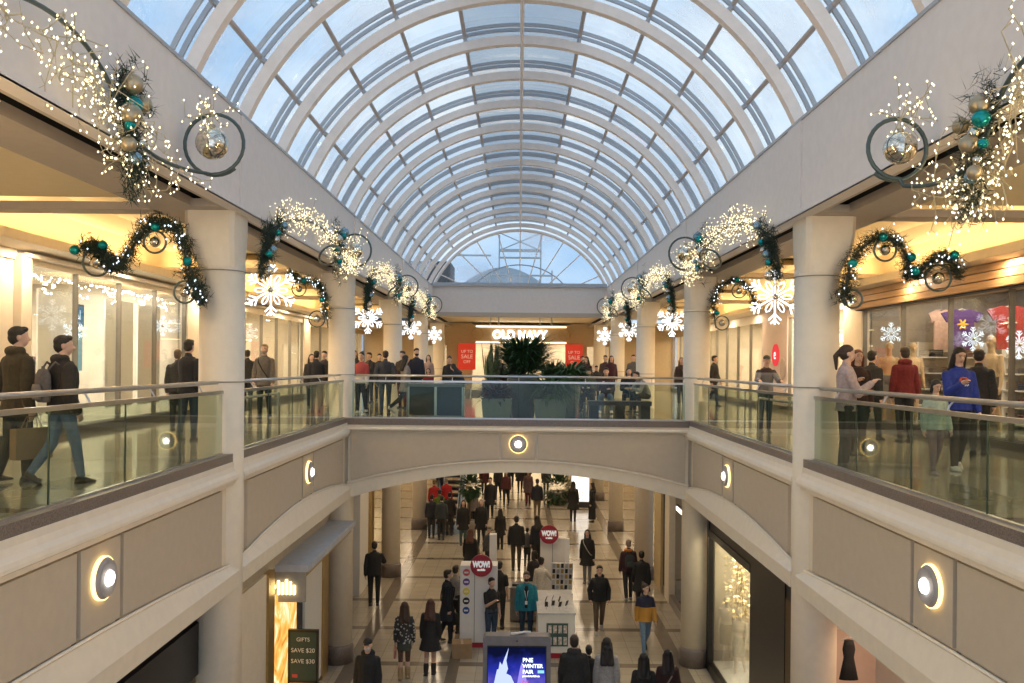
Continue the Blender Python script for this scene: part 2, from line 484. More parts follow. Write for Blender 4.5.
    for hip, kn, an in (legs if top else []):
        s_ = MB(); pitch = 0.0
        tiltm = Matrix.Identity(3)
        if not sit and an.z > .06*k: tiltm = Matrix.Rotation(-.6, 3, 'X')
        prof = [(-.040,.014,.024),(-.030,.026,.044),(0,.030,.056),(.03,.030,.044),(.06,.030,.027),(.085,.024,.020),(.100,.011,.012)]
        rr = []
        for y, rw, hh in prof:
            ring = []
            for q in range(10):
                a = 2*PI*q/10
                z = math.sin(a)*hh*(.9 if math.sin(a) > 0 else .0) 
                pt_ = tiltm @ Vector((math.cos(a)*rw*k, y*k, z*k - .0*k))
                ring.append(Vector((an.x, an.y, an.z-.040*k)) + pt_)
            rr.append(ring)
        s_.rings(rr)
        if boots is not None:
            s_.cap(an + Vector((0,0,-.01*k)), an.lerp(kn, .38), .030*k, .037*k)
            fixn(s_.build('boot', cloth(boots), bod, True))
        else:
            s_.cap(an + Vector((0,-.004*k,-.015*k)), an + Vector((0,-.004*k,.004*k)), .024*k, .024*k)
            fixn(s_.build('shoe', sm_, bod, True))
    # ---- hair
    hm = mat('hair_%02d%02d%02d' % tuple(int(c*99) for c in hcol), hcol, .55, var=.2, scale=60)
    if hair != 'bald':
        g = MB()
        if hair in ('cap', 'beanie'):
            g.ell(Hd(0,-.010,.030), .048*k, .060*k, .040*k, 14, 8, M=hr)
            if hair == 'cap': g.ell(Hd(0,.062,.022), .034*k, .034*k, .006*k, 10, 5, M=hr)
            pend(g, 'cap' if hair == 'cap' else 'beanie', hm, bod, vox*.7)
        else:
            g.ell(Hd(0,-.016,.026), .049*k, .057*k, .047*k, 14, 9, M=hr)
            g.ell(Hd(0,-.026,-.004), .046*k, .046*k, .05*k, 12, 8, M=hr)
            if hair == 'short': g.ell(Hd(0,.022,.052), .034*k, .026*k, .018*k, 10, 6, M=hr)
            if hair in ('long', 'curly'):
                for sd in (-1, -.4, .4, 1):
                    y1 = -.05 if abs(sd) < .9 else -.02
                    end = T(sd*.052*k, -.062*k - infl*.8, (.235 if hair == 'long' else .22)*k)
                    g.cap(Hd(sd*.038, y1+.01, .0), end, .024*k, .026*k if hair == 'curly' else .024*k)
                g.cap(Hd(0,-.035,0), T(0,-.06*k-infl*.6,.27*k), .036*k, .032*k)
                if hair == 'curly':
                    for q in range(10):
                        g.ell(Hd(random.uniform(-.05,.05), random.uniform(-.07,-.03), random.uniform(-.13,.03)), .02*k, .02*k, .024*k, 8, 6)
            if hair == 'bob':
                for sd in (-1, 1): g.cap(Hd(sd*.042,-.012,.01), Hd(sd*.044,-.006,-.055), .018*k, .017*k)
                g.cap(Hd(0,-.04,.0), Hd(0,-.042,-.06), .036*k, .034*k)
            if hair == 'pony':
                g.cap(Hd(0,-.07,.02), Hd(0,-.095,-.02), .014*k, .02*k); g.cap(Hd(0,-.095,-.02), Hd(0,-.088,-.12), .02*k, .01*k)
            if hair == 'bun': g.ell(Hd(0,-.055,.065), .026*k, .026*k, .024*k, 8, 6)
            pend(g, 'hair', hm, bod, vox*.7)
    if facepts:
        dk = mat('eye_dark', (.02,.015,.012), .3, var=0)
        for sd in (-1,1):
            fixn(MB().ell(Hd(sd*.018,.046,.006), .0065*k, .0045*k, .0036*k, 8, 6, M=hr).build('eye', dk, bod, True))
        fixn(MB().ell(Hd(0,.050,-.037), .013*k, .004*k, .0038*k, 8, 5, M=hr).build('mouth', mat('lip', (.42,.16,.14), .5, var=0), bod, True))
        for sd in (-1,1):
            fixn(MB().cap(Hd(sd*.008,.050,.018), Hd(sd*.028,.043,.019), .0022*k, .0018*k, 5).build('eyebrow', hm, bod, True))
    if beard:
        g = MB(); g.ell(Hd(0,.022,-.040), .036*k, .036*k, .028*k, 10, 7, M=hr); pend(g, 'beard', cloth(beard), bod, vox*.6)
    if mask:
        g = MB(); g.ell(Hd(0,.026,-.028), .034*k, .036*k, .025*k, 10, 7, M=hr); pend(g, 'face_mask', cloth(mask), bod, vox*.6)
    if scarf:
        g = MB(); g.tube([T(.055*k*math.cos(a), .005*k+.055*k*math.sin(a), .31*k) for a in [2*PI*i/12 for i in range(12)]], .024*k, 8, True)
        g.cap(T(.05*k,.02*k,.30*k), T(.085*k,.05*k,.10*k), .022*k, .02*k)
        fixn(g.build('scarf', cloth(scarf), bod, True))
    if shirt:
        g = MB(); g.rings([tring(z*k, rx*k, .02*k, (.048+infl/k)*k) for z, rx in [(.0,.03),(.12,.028),(.25,.03),(.30,.02)]]); fixn(g.build('shirt_front', cloth(shirt), bod, True))
    if strap is not None:
        g = MB(); yf = .072*k+infl
        g.tube([T(.08*k,.0,.30*k), T(.06*k,yf*.95,.24*k), T(0,yf+.004,.13*k), T(-.07*k,yf*.9,.03*k), T(-.11*k,0,-.0), T(-.06*k,-yf*.9,.05*k), T(0,-yf,.15*k), T(.06*k,-yf*.9,.25*k)], .009*k, 6, True)
        g.build('bag_strap', cloth(strap), bod, True)
    if lanyard:
        g = MB(); yf = .07*k+infl
        g.tube([T(-.035*k,.02*k,.31*k), T(-.02*k,yf,.22*k), T(0,yf+.01,.10*k), T(.02*k,yf,.22*k), T(.035*k,.02*k,.31*k)], .004*k, 5)
        c_ = T(0,yf+.014,.075*k); g.box(c_.x-.03, c_.x+.03, c_.y-.004, c_.y+.004, c_.z-.045, c_.z+.045)
        g.build('lanyard', mat('badge', (.8,.8,.78), .4, var=0), bod)
    if emblem:
        yf = .068*k+infl+.003
        g = MB(); c_ = T(0,yf,.2*k)
        for a in range(9):
            an_ = a*.7
            g.ell((c_.x+.045*math.cos(an_), c_.y, c_.z+.03+.03*math.sin(an_)), .02, .006, .012, 6, 5)
        g.build('chest_print', mat('print_red', (.6,.12,.07), .7, var=.1), bod)
        g = MB()
        for a in range(5): g.cap((c_.x-.06+a*.028, c_.y, c_.z-.035), (c_.x-.045+a*.028, c_.y, c_.z-.05), .007, .006, 5)
        g.build('chest_lettering', mat('print_white', (.8,.8,.8), .7, var=0), bod)
    CROWD.append(bod)
    info = {'obj': bod, 'hands': hands, 'T': T, 'k': k, 'infl': infl, 'M': Matrix.Translation(Vector(loc)) @ Matrix.Rotation(math.radians(face), 4, 'Z')}
    return info

def backpack(p, label, col):
    FIXED.add(p['obj'].name)
    T, k = p['T'], p['k']; y = -.068*k-p['infl']
    c0 = T(0, y-.035*k, .15*k)
    M = p['M']; base = M @ T(0, y-.035*k, .05*k)
    r = thing('backpack', label, 'backpack', base, p['obj'].rotation_euler.z)
    g = MB(); g.rings([ringz(0, 0, z*k, rx*k, ry*k, 12) for z, rx, ry in [(-.01,.06,.02),(.0,.078,.032),(.09,.08,.04),(.17,.076,.036),(.205,.05,.024),(.21,.02,.01)]])
    fixn(g.build('pack_body', cloth(col), r, True))
    g = MB(); g.rings([ringz(0, -.042*k, z*k, rx*k, .014*k, 10) for z, rx in [(.01,.05),(.03,.06),(.09,.058),(.11,.04)]]); fixn(g.build('front_pocket', cloth(tuple(c*1.4 for c in col)), r, True))
    g = MB(); g.tube([(-.02*k,0,.20*k),(-.015*k,0,.225*k),(.015*k,0,.225*k),(.02*k,0,.20*k)], .004*k, 6); g.build('grab_handle', cloth(col), r)
    for sd in (-1, 1):
        g = MB(); g.tube([(sd*.05*k,.03*k,.02*k),(sd*.065*k,.09*k,.10*k),(sd*.06*k,.11*k+p['infl'],.19*k),(sd*.055*k,.05*k,.255*k),(sd*.04*k,.01*k,.20*k)], .008*k, 6); g.build('shoulder_strap', cloth(col), r, True)
    return r
def bag(p, hand, label, col, kind='shopping', w=.34, hgt=.3, d=.12):
    FIXED.add(p['obj'].name)
    M = p['M']; q = M @ p['hands'][hand]
    r = thing('shopping_bag' if kind == 'shopping' else 'handbag', label, 'bag', (q.x, q.y, q.z-hgt-.12), p['obj'].rotation_euler.z)
    m = mat('bag_%02d%02d%02d' % tuple(int(c*99) for c in col), col, .6, var=.08)
    g = MB(); g.rings([[(-d/2,-w/2,z),(d/2,-w/2,z),(d/2,w/2,z),(-d/2,w/2,z)] for z in (0, hgt*.5, hgt)] if kind == 'shopping' else
                      [ringz(0,0,z,d/2*s,w/2*s,14) for z, s in ((0,.8),(.03,1),(hgt*.8,.95),(hgt,.7))])
    fixn(g.build('bag_body', m, r))
    for s in (-1,1):
        g = MB(); g.tube([(s*d*.4,-w*.22,hgt),(s*d*.1,-w*.12,hgt+.13),(s*d*.1,w*.12,hgt+.13),(s*d*.4,w*.22,hgt)], .006, 6); g.build('handle', m, r)
    return r
# ------------------------------------------------------------ everybody
NR = .0115
def U(px, py): return onfloor(px, py, 0.0)
def G(px, py): return onfloor(px, py, LOW)
def GH(px, py, h): return byhead(px, py, h, LOW)
BLK = (.022,.022,.026); NAVY = (.02,.03,.06); JEAN = (.09,.16,.25); DJEAN = (.035,.06,.10); OLIVE = (.045,.04,.02); KHAKI = (.16,.12,.07); GREY = (.12,.12,.12); CREAM = (.62,.56,.46)
# --- upper floor, left walkway
m1 = person('tall man in a dark olive hooded coat walking away at the far left', U(17,482), -28, 1.74, 'jacket', (.055,.043,.022), 'pants', (.05,.05,.045), hood=True, stride=.25, vox=NR, headturn=-.6, arms=('pocket','down'), hem=-.10, wide=1.1)
bag(m1, 1, 'brown paper shopping bag carried between the two men walking behind the left glass', (.30,.20,.11), w=.42, hgt=.34)
m2 = person('man in a black padded jacket and blue jeans striding away with a grey backpack', U(62,484), -35, 1.66, 'puffer', (.028,.024,.02), 'jeans', (.10,.17,.26), hood=True, stride=.6, vox=NR, headturn=-.6, arms=('down','pocket'), shoe=(.05,.04,.03))
backpack(m2, 'grey backpack worn by the striding man in blue jeans', (.11,.10,.10))
person('man in a black jacket and dark jeans standing just left of the near left column', U(188,441), -15, 1.74, 'jacket', (.018,.02,.028), 'jeans', DJEAN, vox=.015, arms=('phone','down'), stride=.2)
person('shorter person in black half hidden behind the man beside the near left column', U(177,430), 10, 1.60, 'jacket', (.03,.03,.03), 'pants', BLK, hcol=(.12,.08,.05), arms=('down','down'))
person('grey bearded man in a grey coat with a shoulder strap walking towards the bridge', U(264,418), 180, 1.80, 'jacket', (.13,.115,.10), 'pants', BLK, vox=.015, stride=.25, strap=(.02,.02,.02), hcol=(.25,.18,.12), hair='short', facepts=True, arms=('down','pocket'), beard=(.35,.26,.2), hem=-.08)
person('man from behind in black sweater and pale grey trousers beside the second left column', U(316,413), 5, 1.68, 'sweater', (.02,.02,.022), 'pants', (.20,.20,.19), vox=.018, arms=('down','phone'))
person('dark haired woman in black facing the man in pale grey trousers', U(311,408), 200, 1.62, 'jacket', (.03,.025,.025), 'pants', BLK, hair='long', female=True, arms=('phone','down'))
person('person in dark clothes peeking out from behind the second left column', U(324,407), 170, 1.72, 'sweater', (.04,.03,.03), 'pants', BLK)
person('figure in black on the left edge of the gap right of the near left column', U(247,410), 20, 1.7, 'jacket', BLK, 'pants', BLK)
# --- upper floor behind the bridge rail, left
person('woman in a red and white top at the left end of the bridge rail', U(361,413), 170, 1.66, 'sweater', (.30,.05,.05), 'pants', (.025,.02,.02), hair='bun', female=True, vox=.016, facepts=True, shoe=(.6,.6,.58), tmat=twotone('red_white_knit', (.35,.06,.06), (.6,.58,.55), 1.02), stride=.3)
person('dark haired person close behind the woman in the red and white top', U(354,404), 185, 1.78, 'jacket', BLK, 'pants', BLK, hair='long')
person('person in a dark coat left of the man in the grey jacket, further back', U(369,403), 150, 1.72, 'jacket', (.03,.03,.035), 'pants', BLK, arms=('phone','down'))
person('smaller person in black just behind the shoulder of the man in the grey jacket', U(379,401), 190, 1.70, 'jacket', (.02,.02,.03), 'pants', BLK)
person('man in charcoal jacket and blue jeans with his back turned behind the bridge rail', U(385,414), 5, 1.70, 'jacket', (.05,.05,.058), 'jeans', DJEAN, vox=.016, arms=('pocket','pocket'), hcol=(.06,.03,.02), wide=1.1)
person('person in dark brown right of the man in the charcoal jacket', U(402,408), 160, 1.74, 'jacket', (.04,.025,.02), 'pants', (.10,.02,.02))
person('woman in a beige coat walking past the dark glass counter', U(405,414), -60, 1.63, 'coat', (.30,.26,.22), 'pants', BLK, hair='long', female=True, stride=.9, shoe=(.6,.58,.55), vox=.018, hem=-.12)
person('bearded tall man in a navy sweater behind the dark glass counter', U(416,407), 200, 1.84, 'sweater', (.02,.025,.045), 'pants', BLK, beard=(.02,.015,.012), hair='short')
person('person in a pale top further back right of the tall bearded man', U(428,398), 180, 1.70, 'sweater', (.35,.25,.22), 'pants', BLK, hair='long', female=True)
person('child in a red top at the dark glass counter', U(428,408), 180, 1.22, 'sweater', (.25,.03,.03), 'pants', BLK, hair='bob')
person('woman in black with piled up hair at the right end of the dark glass counter', U(449,406), 185, 1.60, 'jacket', BLK, 'pants', BLK, hair='bun', female=True)
person('person bending over in black right of the dark glass counter', U(461,411), 60, 1.45, 'jacket', (.03,.03,.035), 'pants', BLK, lean=.5, hair='long')
# --- right of the planters
person('long haired woman in dark red standing left of the seated group', U(586,404), 150, 1.66, 'coat', (.06,.015,.018), 'pants', BLK, hair='long', female=True)
person('person in a maroon jacket standing far behind the seated group', U(582,397), 190, 1.74, 'jacket', (.09,.02,.02), 'pants', BLK)
person('person in a dark hat behind the bench', U(596,402), 180, 1.35, 'jacket', BLK, 'pants', BLK, hair='beanie')
person('person in brown standing behind the bench, left of the fourth right column', U(605,399), 160, 1.76, 'jacket', (.09,.05,.035), 'pants', BLK)
person('person in a wine coloured coat beside the one in brown behind the bench', U(611,400), 190, 1.74, 'jacket', (.07,.02,.03), 'pants', BLK, hair='long', female=True)
person('couple member in grey standing left of the third right column', U(633,401), 175, 1.78, 'jacket', (.12,.11,.11), 'pants', BLK)
person('couple member in black with long hair right beside the one in grey', U(641,399), 180, 1.68, 'jacket', (.03,.02,.02), 'pants', BLK, hair='long', female=True)
person('seated person in a dark top and blue jeans on the bench behind the bridge glass', U(606,413), 172, 1.72, 'sweater', (.05,.02,.025), 'jeans', (.16,.24,.36), sit=True, vox=.017, arms=('lap','phone'), shoe=(.6,.58,.6), lean=.25, hair='short')
person('seated person in a green jacket left of the one in blue jeans on the bench', U(590,411), 160, 1.66, 'jacket', (.06,.065,.045), 'pants', BLK, sit=True, arms=('lap','lap'), lean=.3)
person('seated person in black right of the one in blue jeans on the bench', U(628,412), 178, 1.7, 'jacket', (.02,.02,.02), 'pants', BLK, sit=True, arms=('lap','lap'), lean=.2, hair='bob')
person('seated person in a pale grey hoodie leaning forward at the right end of the bench', U(646,413), 120, 1.68, 'sweater', (.26,.27,.28), 'pants', (.03,.03,.035), sit=True, lean=.55, arms=('lap','lap'), hood=True, vox=.017)
person('brown haired woman in a dark coat holding a phone left of the second right column', U(681,405), 172, 1.66, 'coat', (.04,.022,.02), 'pants', BLK, hair='long', hcol=(.06,.03,.02), female=True, arms=('phone','down'), vox=.017, facepts=True, hem=-.14)
person('person in black with a bag on the back walking right of the second right column', U(714,406), -120, 1.74, 'jacket', (.03,.025,.025), 'pants', BLK, stride=.5)
person('man in a cap and pale grey hoodie leaning on the right rail', U(765,432), 175, 1.62, 'sweater', (.17,.17,.18), 'jeans', (.035,.05,.075), hair='cap', hcol=(.07,.055,.035), vox=.014, arms=('rail','rail'), lean=.15, tmat=twotone('grey_hoodie_dark_yoke', (.04,.02,.02), (.20,.20,.21), 1.25), facepts=True)
# --- upper floor, right walkway
person('woman with a dark ponytail in a pale pink top beside the near right column', Vector((4.24,11.0,0)), -100, 1.66, 'sweater', (.42,.33,.32), 'pants', (.03,.03,.03), hair='pony', hcol=(.04,.02,.012), female=True, vox=NR, arms=('fold','phone'), facepts=True)
person('woman with long auburn hair in a dark jacket facing the ponytail woman', U(857,455), 175, 1.65, 'jacket', (.04,.02,.018), 'pants', BLK, hair='long', hcol=(.13,.035,.015), female=True, vox=.013, facepts=True, arms=('down','phone'))
person('person in black walking behind the auburn haired woman', U(873,440), -60, 1.70, 'jacket', (.022,.022,.022), 'pants', BLK, vox=.016, stride=.4)
person('dark haired person partly hidden between the auburn haired woman and the column', U(850,428), 20, 1.72, 'jacket', (.03,.03,.03), 'pants', BLK)
person('man in a dark red hooded jacket standing with his back turned at the shop window', U(901,441), -5, 1.76, 'jacket', (.14,.012,.014), 'pants', BLK, hood=True, vox=.013, arms=('down','down'), hcol=(.03,.02,.015))
ch = person('child in a mint green jacket walking beside the woman in the blue sweatshirt', U(935,474), 185, 1.22, 'jacket', (.36,.46,.40), 'pants', (.20,.15,.16), hair='bob', vox=.010, stride=.35, facepts=True, hcol=(.02,.015,.015), headtilt=.3, shoe=(.3,.25,.25))
person('woman in a royal blue sweatshirt with a red chest print looking down at her phone', U(958,470), 178, 1.66, 'sweater', (.02,.045,.30), 'pants', BLK, hair='long', female=True, vox=NR, arms=('down','phone'), facepts=True, stride=.35, headtilt=.35, emblem=True, shoe=(.6,.6,.6), wide=1.12)
person('man in a black jacket walking behind the woman in the blue sweatshirt', U(978,455), -25, 1.70, 'jacket', (.025,.025,.035), 'pants', BLK, vox=.013, stride=.5, hcol=(.015,.015,.015))
# --- lower floor
person('security guard in a black uniform standing with his back turned at the left shopfront', G(374,605), 8, 1.80, 'jacket', (.012,.012,.014), 'pants', (.014,.014,.016), vox=.016, arms=('down','rail'), wide=1.12)
person('man in a black cap, dark jacket and pale face mask at lower left', GH(368,637,1.80), 176, 1.78, 'jacket', (.018,.014,.016), 'jeans', (.14,.17,.22), hair='cap', hcol=(.015,.015,.015), vox=.012, mask=(.6,.6,.62), stride=.3, hood=True, facepts=True, hem=-.07)
g3 = person('woman in a patterned black and white sweater and tan boots walking away', G(404,678), 6, 1.66, 'sweater', (.03,.03,.03), 'skirt', (.05,.055,.045), hair='long', hcol=(.035,.02,.015), female=True, vox=.012, boots=(.36,.25,.13), legcol=(.10,.05,.04), skirtlen=.14, stride=.12, tmat=twotone('patterned_knit', (.035,.035,.035), (.035,.035,.035), 0, noisy=(16, .34, (.42,.42,.40))), hem=-.05)
bag(g3, 0, 'small red and white bag in the hand of the woman in the patterned sweater', (.55,.22,.18), 'handbag', .17, .17, .07)
person('woman with brown hair in a short black coat and black boots walking away', G(430,674), -4, 1.66, 'coat', (.015,.015,.018), 'skirt', (.015,.015,.018), hair='long', hcol=(.075,.03,.02), female=True, vox=.012, boots=(.03,.015,.015), legcol=(.45,.28,.22), skirtlen=.18, hem=-.19, stride=.12)
p5 = person('person in a long black coat facing the vending tower with a black shoulder bag', G(447,642), -75, 1.78, 'coat', (.02,.02,.024), 'pants', (.02,.022,.03), vox=.014, stride=.3, mask=(.55,.45,.10), strap=(.02,.02,.02), hem=-.2)
bag(p5, 0, 'large black shoulder bag of the person in the long black coat', (.02,.02,.02), 'handbag', .42, .30, .16)
person('person in a grey shirt and black trousers standing left of the vending tower', G(455,632), -20, 1.70, 'tee', (.28,.26,.25), 'pants', BLK, vox=.016)
person('kiosk worker in a black shirt and jeans behind the left counter', G(491,648), -150, 1.70, 'tee', (.02,.018,.018), 'jeans', DJEAN, vox=.014, arms=('down','phone'), hcol=(.02,.02,.02))
person('bearded man in a teal jacket with a lanyard standing between the kiosk counters', G(526,644), 178, 1.78, 'jacket', (.02,.20,.26), 'jeans', (.02,.045,.075), vox=.012, beard=(.05,.03,.02), hair='short', hcol=(.07,.04,.03), shirt=(.015,.02,.02), lanyard=True, facepts=True, arms=('down','down'), wide=1.1)
person('worker in black reaching up behind the left vending tower', G(499,628), -10, 1.74, 'tee', (.02,.02,.02), 'pants', BLK, arms=('up','down'))
person('woman in a cream sweater and black skirt with her back turned at the kiosk counter', G(541,619), -25, 1.66, 'sweater', CREAM, 'skirt', (.015,.015,.015), hair='bun', female=True, vox=.014, skirtlen=.27, hem=-.04, legcol=(.03,.03,.03), arms=('down','out'))
person('person in a black top beside the woman in the cream sweater', G(534,612), -40, 1.70, 'jacket', (.03,.02,.02), 'pants', (.14,.03,.03), hair='bob')
person('woman in a black coat with a pale bag strap right of the right red disc', G(587,583), 168, 1.68, 'coat', (.016,.014,.015), 'jeans', (.18,.18,.19), hair='long', female=True, vox=.015, strap=(.4,.36,.33), hem=-.18, facepts=True, shoe=(.2,.2,.2))
person('young man in a black hoodie and brown trousers walking towards the camera', G(599,632), 180, 1.72, 'jacket', (.018,.016,.018), 'pants', (.13,.09,.06), vox=.012, stride=.5, facepts=True, shoe=(.5,.45,.4), hood=True, arms=('pocket','pocket'), hcol=(.03,.02,.015))
p13 = person('man in a dark jacket and orange scarf walking away with a dark backpack', G(628,600), 4, 1.76, 'jacket', (.05,.02,.03), 'pants', (.03,.03,.035), vox=.015, scarf=(.55,.20,.03), hair='short', hcol=(.22,.16,.12), stride=.3, shoe=(.3,.3,.3))
backpack(p13, 'dark grey backpack worn by the man with the orange scarf', (.05,.055,.055))
person('person in a black coat walking right beside the man with the orange scarf', G(641,612), -6, 1.70, 'coat', (.015,.014,.014), 'pants', BLK, vox=.016, stride=.4)
person('woman in a navy and mustard jacket and blue jeans walking towards the camera', G(645,653), 186, 1.68, 'jacket', (.03,.03,.05), 'jeans', (.12,.20,.31), hair='bun', hcol=(.05,.03,.02), female=True, vox=.012, stride=.7, facepts=True, headturn=.5, tmat=twotone('navy_mustard_jacket', (.018,.02,.045), (.48,.24,.04), 1.12), arms=('down','down'))
person('man in a black padded jacket walking away at the bottom centre of the picture', GH(575,634,1.82), -4, 1.80, 'puffer', (.022,.024,.024), 'jeans', DJEAN, vox=.012, hood=True, arms=('down','down'), stride=.3, hcol=(.03,.015,.012), wide=1.08, hem=-.07)
person('woman with long curly black hair in a pale grey coat walking away', GH(604,635,1.75), -2, 1.73, 'coat', (.40,.37,.34), 'pants', (.02,.015,.015), hair='curly', hcol=(.015,.012,.012), female=True, vox=.012, stride=.2, hem=-.12)
person('child in black between the man in the padded jacket and the curly haired woman', GH(592,651,1.45), 0, 1.43, 'jacket', (.02,.018,.018), 'pants', BLK, hair='short', vox=.014)
person('long haired woman in black coat at the lower right, left of the brown coat', GH(645,651,1.68), -8, 1.66, 'coat', (.014,.012,.014), 'pants', BLK, hair='long', hcol=(.01,.008,.008), female=True, vox=.013)
person('long haired woman in a dark brown coat at the lower right beside the right wall', GH(668,652,1.66), -4, 1.64, 'coat', (.05,.02,.018), 'pants', BLK, hair='long', hcol=(.02,.01,.01), female=True, vox=.013, strap=(.3,.22,.18))
person('man in a black jacket and olive trousers standing behind the two vending towers', G(516,570), 2, 1.80, 'jacket', (.018,.017,.015), 'pants', (.06,.05,.03), vox=.017, wide=1.1)
person('woman in dark clothes standing beside the man in olive trousers', G(536,568), 20, 1.78, 'jacket', (.02,.02,.026), 'pants', BLK, hair='long', female=True)
person('child in grey between the man in olive trousers and the woman in dark clothes', G(528,567), -10, 1.3, 'sweater', (.10,.10,.11), 'pants', BLK)
person('woman seated in black with long hair in front of the column lights, left of centre', G(500,549), 10, 1.5, 'coat', (.02,.012,.012), 'pants', BLK, hair='long', female=True)
person('woman with reddish brown hair and a black coat just left of the left red disc', G(470,582), -10, 1.68, 'coat', (.02,.016,.016), 'pants', BLK, hair='long', hcol=(.11,.04,.025), female=True)
person('person in a grey beanie right behind the left vending tower', G(489,572), 30, 1.5, 'jacket', (.07,.07,.075), 'pants', BLK, hair='beanie', hcol=(.12,.12,.12))
person('woman in a black hood and teal trousers beside the foot of the escalator', G(463,545), 190, 1.70, 'coat', (.015,.015,.015), 'pants', (.07,.12,.12), hair='long', female=True)
p27 = person('woman with a pale headscarf and black coat walking towards the camera right of the escalator', G(481,545), 175, 1.74, 'coat', (.02,.012,.012), 'pants', BLK, hair='long', hcol=(.3,.26,.25), female=True, stride=.4)
p28 = person('tall man in black walking towards the camera beside the round bush', G(490,519), 180, 1.84, 'coat', (.014,.014,.018), 'pants', BLK, stride=.3)
bag(p28, 1, 'black shopping bag carried beside the round bush', (.02,.018,.018), w=.36, hgt=.5)
person('person in pale grey behind the headscarf woman near the escalator', G(473,530), 185, 1.66, 'jacket', (.22,.18,.17), 'pants', BLK, hair='long', female=True)
person('man in a dark jacket and khaki trousers walking away in the middle distance', G(537,519), 0, 1.78, 'jacket', (.02,.024,.03), 'pants', KHAKI, stride=.35)
person('person in a grey and red coat left of the man in khaki trousers', G(528,505), 175, 1.72, 'coat', (.12,.07,.07), 'pants', (.10,.02,.03), hair='long', female=True)
person('woman in a black coat standing left of the bright white light box', G(573,521), -10, 1.74, 'coat', (.014,.014,.014), 'pants', (.03,.025,.03), hair='long', female=True, hem=-.22)
person('woman in a long black dress standing right of the bright white light box', G(592,522), 80, 1.72, 'coat', (.014,.012,.014), 'dress', (.014,.012,.014), hair='long', female=True, skirtlen=.44)
far = [(511,487,BLK,'one of the distant walkers below the bridge, in black near the centre line'),(520,492,(.03,.02,.02),'distant walker in dark brown right of the centre line, below the bridge'),
       (498,498,(.02,.02,.02),'distant walker in black behind the tall man with the shopping bag'),(484,494,(.08,.02,.02),'distant walker in dark red next to the round bush'),
       (527,488,(.12,.03,.02),'distant walker in red right of centre under the bridge arch'),(546,494,(.03,.03,.03),'distant walker in black beside the potted bush'),(506,506,(.10,.03,.03),'distant walker in a maroon coat on the shiny floor')]
for i, (x, y, c, lb) in enumerate(far):
    person(lb, G(x, y), (0,180,170,190,5,180,175)[i], 1.72, 'coat' if i % 2 else 'jacket', c, 'pants', BLK, vox=.028, stride=.4, hair='short' if i % 2 else 'long')
# on and at the escalator
EX0, EX1 = 0, 0
def esc(y): return LOW + max(0, (y-35.0))*math.tan(math.radians(30))
for (px, Y, c, lb, fc, hc) in [(436,35.5,(.42,.02,.02),'person in a bright red jacket on the left of the escalator',0,(.2,.12,.05)),(447,35.6,(.42,.02,.02),'person in a bright red jacket on the right of the escalator',0,(.25,.2,.15)),
        (433,33.4,(.02,.022,.03),'person in black stepping on to the escalator from the left',0,(.02,.02,.02)),(443,33.1,(.035,.045,.05),'person in a dark teal coat at the foot of the escalator',0,(.02,.02,.02)),
        (441,34.7,(.10,.16,.02),'person in a lime green top on the escalator steps',0,(.02,.02,.02)),(451,34.0,(.03,.02,.02),'person in dark brown at the right side of the escalator foot',0,(.02,.02,.02)),
        (441,37.0,(.02,.01,.01),'person in black standing high on the escalator',0,(.02,.02,.02))]:
    X = (px-519)*Y/F
    person(lb, Vector((X, Y, esc(Y)+.02)), fc, 1.7, 'jacket', c, 'pants', BLK, vox=.028, hcol=hc)
for it in range(40):
    for i, a in enumerate(CROWD):
        for b in CROWD[i+1:]:
            if abs(a.location.z-b.location.z) > .5: continue
            d = Vector((b.location.x-a.location.x, b.location.y-a.location.y)); L_ = d.length
            if L_ < .50:
                dx = .03 if d.x >= 0 else -.03; dy = .09 if d.y >= 0 else -.09
                if b.name not in FIXED: b.location.x += dx*.5; b.location.y += dy
                if a.name not in FIXED: a.location.x -= dx*.5; a.location.y -= dy*.4
# --- shop mannequins
def dummy(label, loc, face, h=1.86, bot=None, bcol=(0,0,0), sk='mannequin', arms=('down','down'), stride=0.2, vox=.018, female=False):
    return person(label, loc, face, h, None, (0,0,0), bot, bcol, hair='bald', skin=sk, arms=arms, stride=stride, vox=vox, female=female, cat='mannequin')
dummy('beige mannequin in grey shorts in the right shop window, leftmost', at(889,372,20.0).xy.to_3d()+Vector((0,0,.12)), 150, 1.86, 'shorts', (.16,.16,.17))
dummy('bare beige female mannequin behind the man in the red jacket', at(913,372,19.6).xy.to_3d()+Vector((0,0,.12)), 165, 1.84, 'shorts', (.30,.08,.06), female=True, arms=('down','pocket'))
dummy('tall bare beige mannequin in the right shop window, nearest the picture edge', at(991,372,16.4).xy.to_3d()+Vector((0,0,.12)), 120, 1.9, 'shorts', (.10,.06,.04), vox=.013)
dummy('pale mannequin in the lower right shop window, farther one under the leaves', Vector((4.72,19.1,LOW+.23)), 160, 1.50, 'dress', (.45,.38,.28), sk='mannequin_white')
dummy('pale mannequin in the lower right shop window, nearer one', Vector((4.82,18.35,LOW+.23)), 140, 1.42, 'dress', (.55,.50,.40), sk='mannequin_white')
bake_pending()
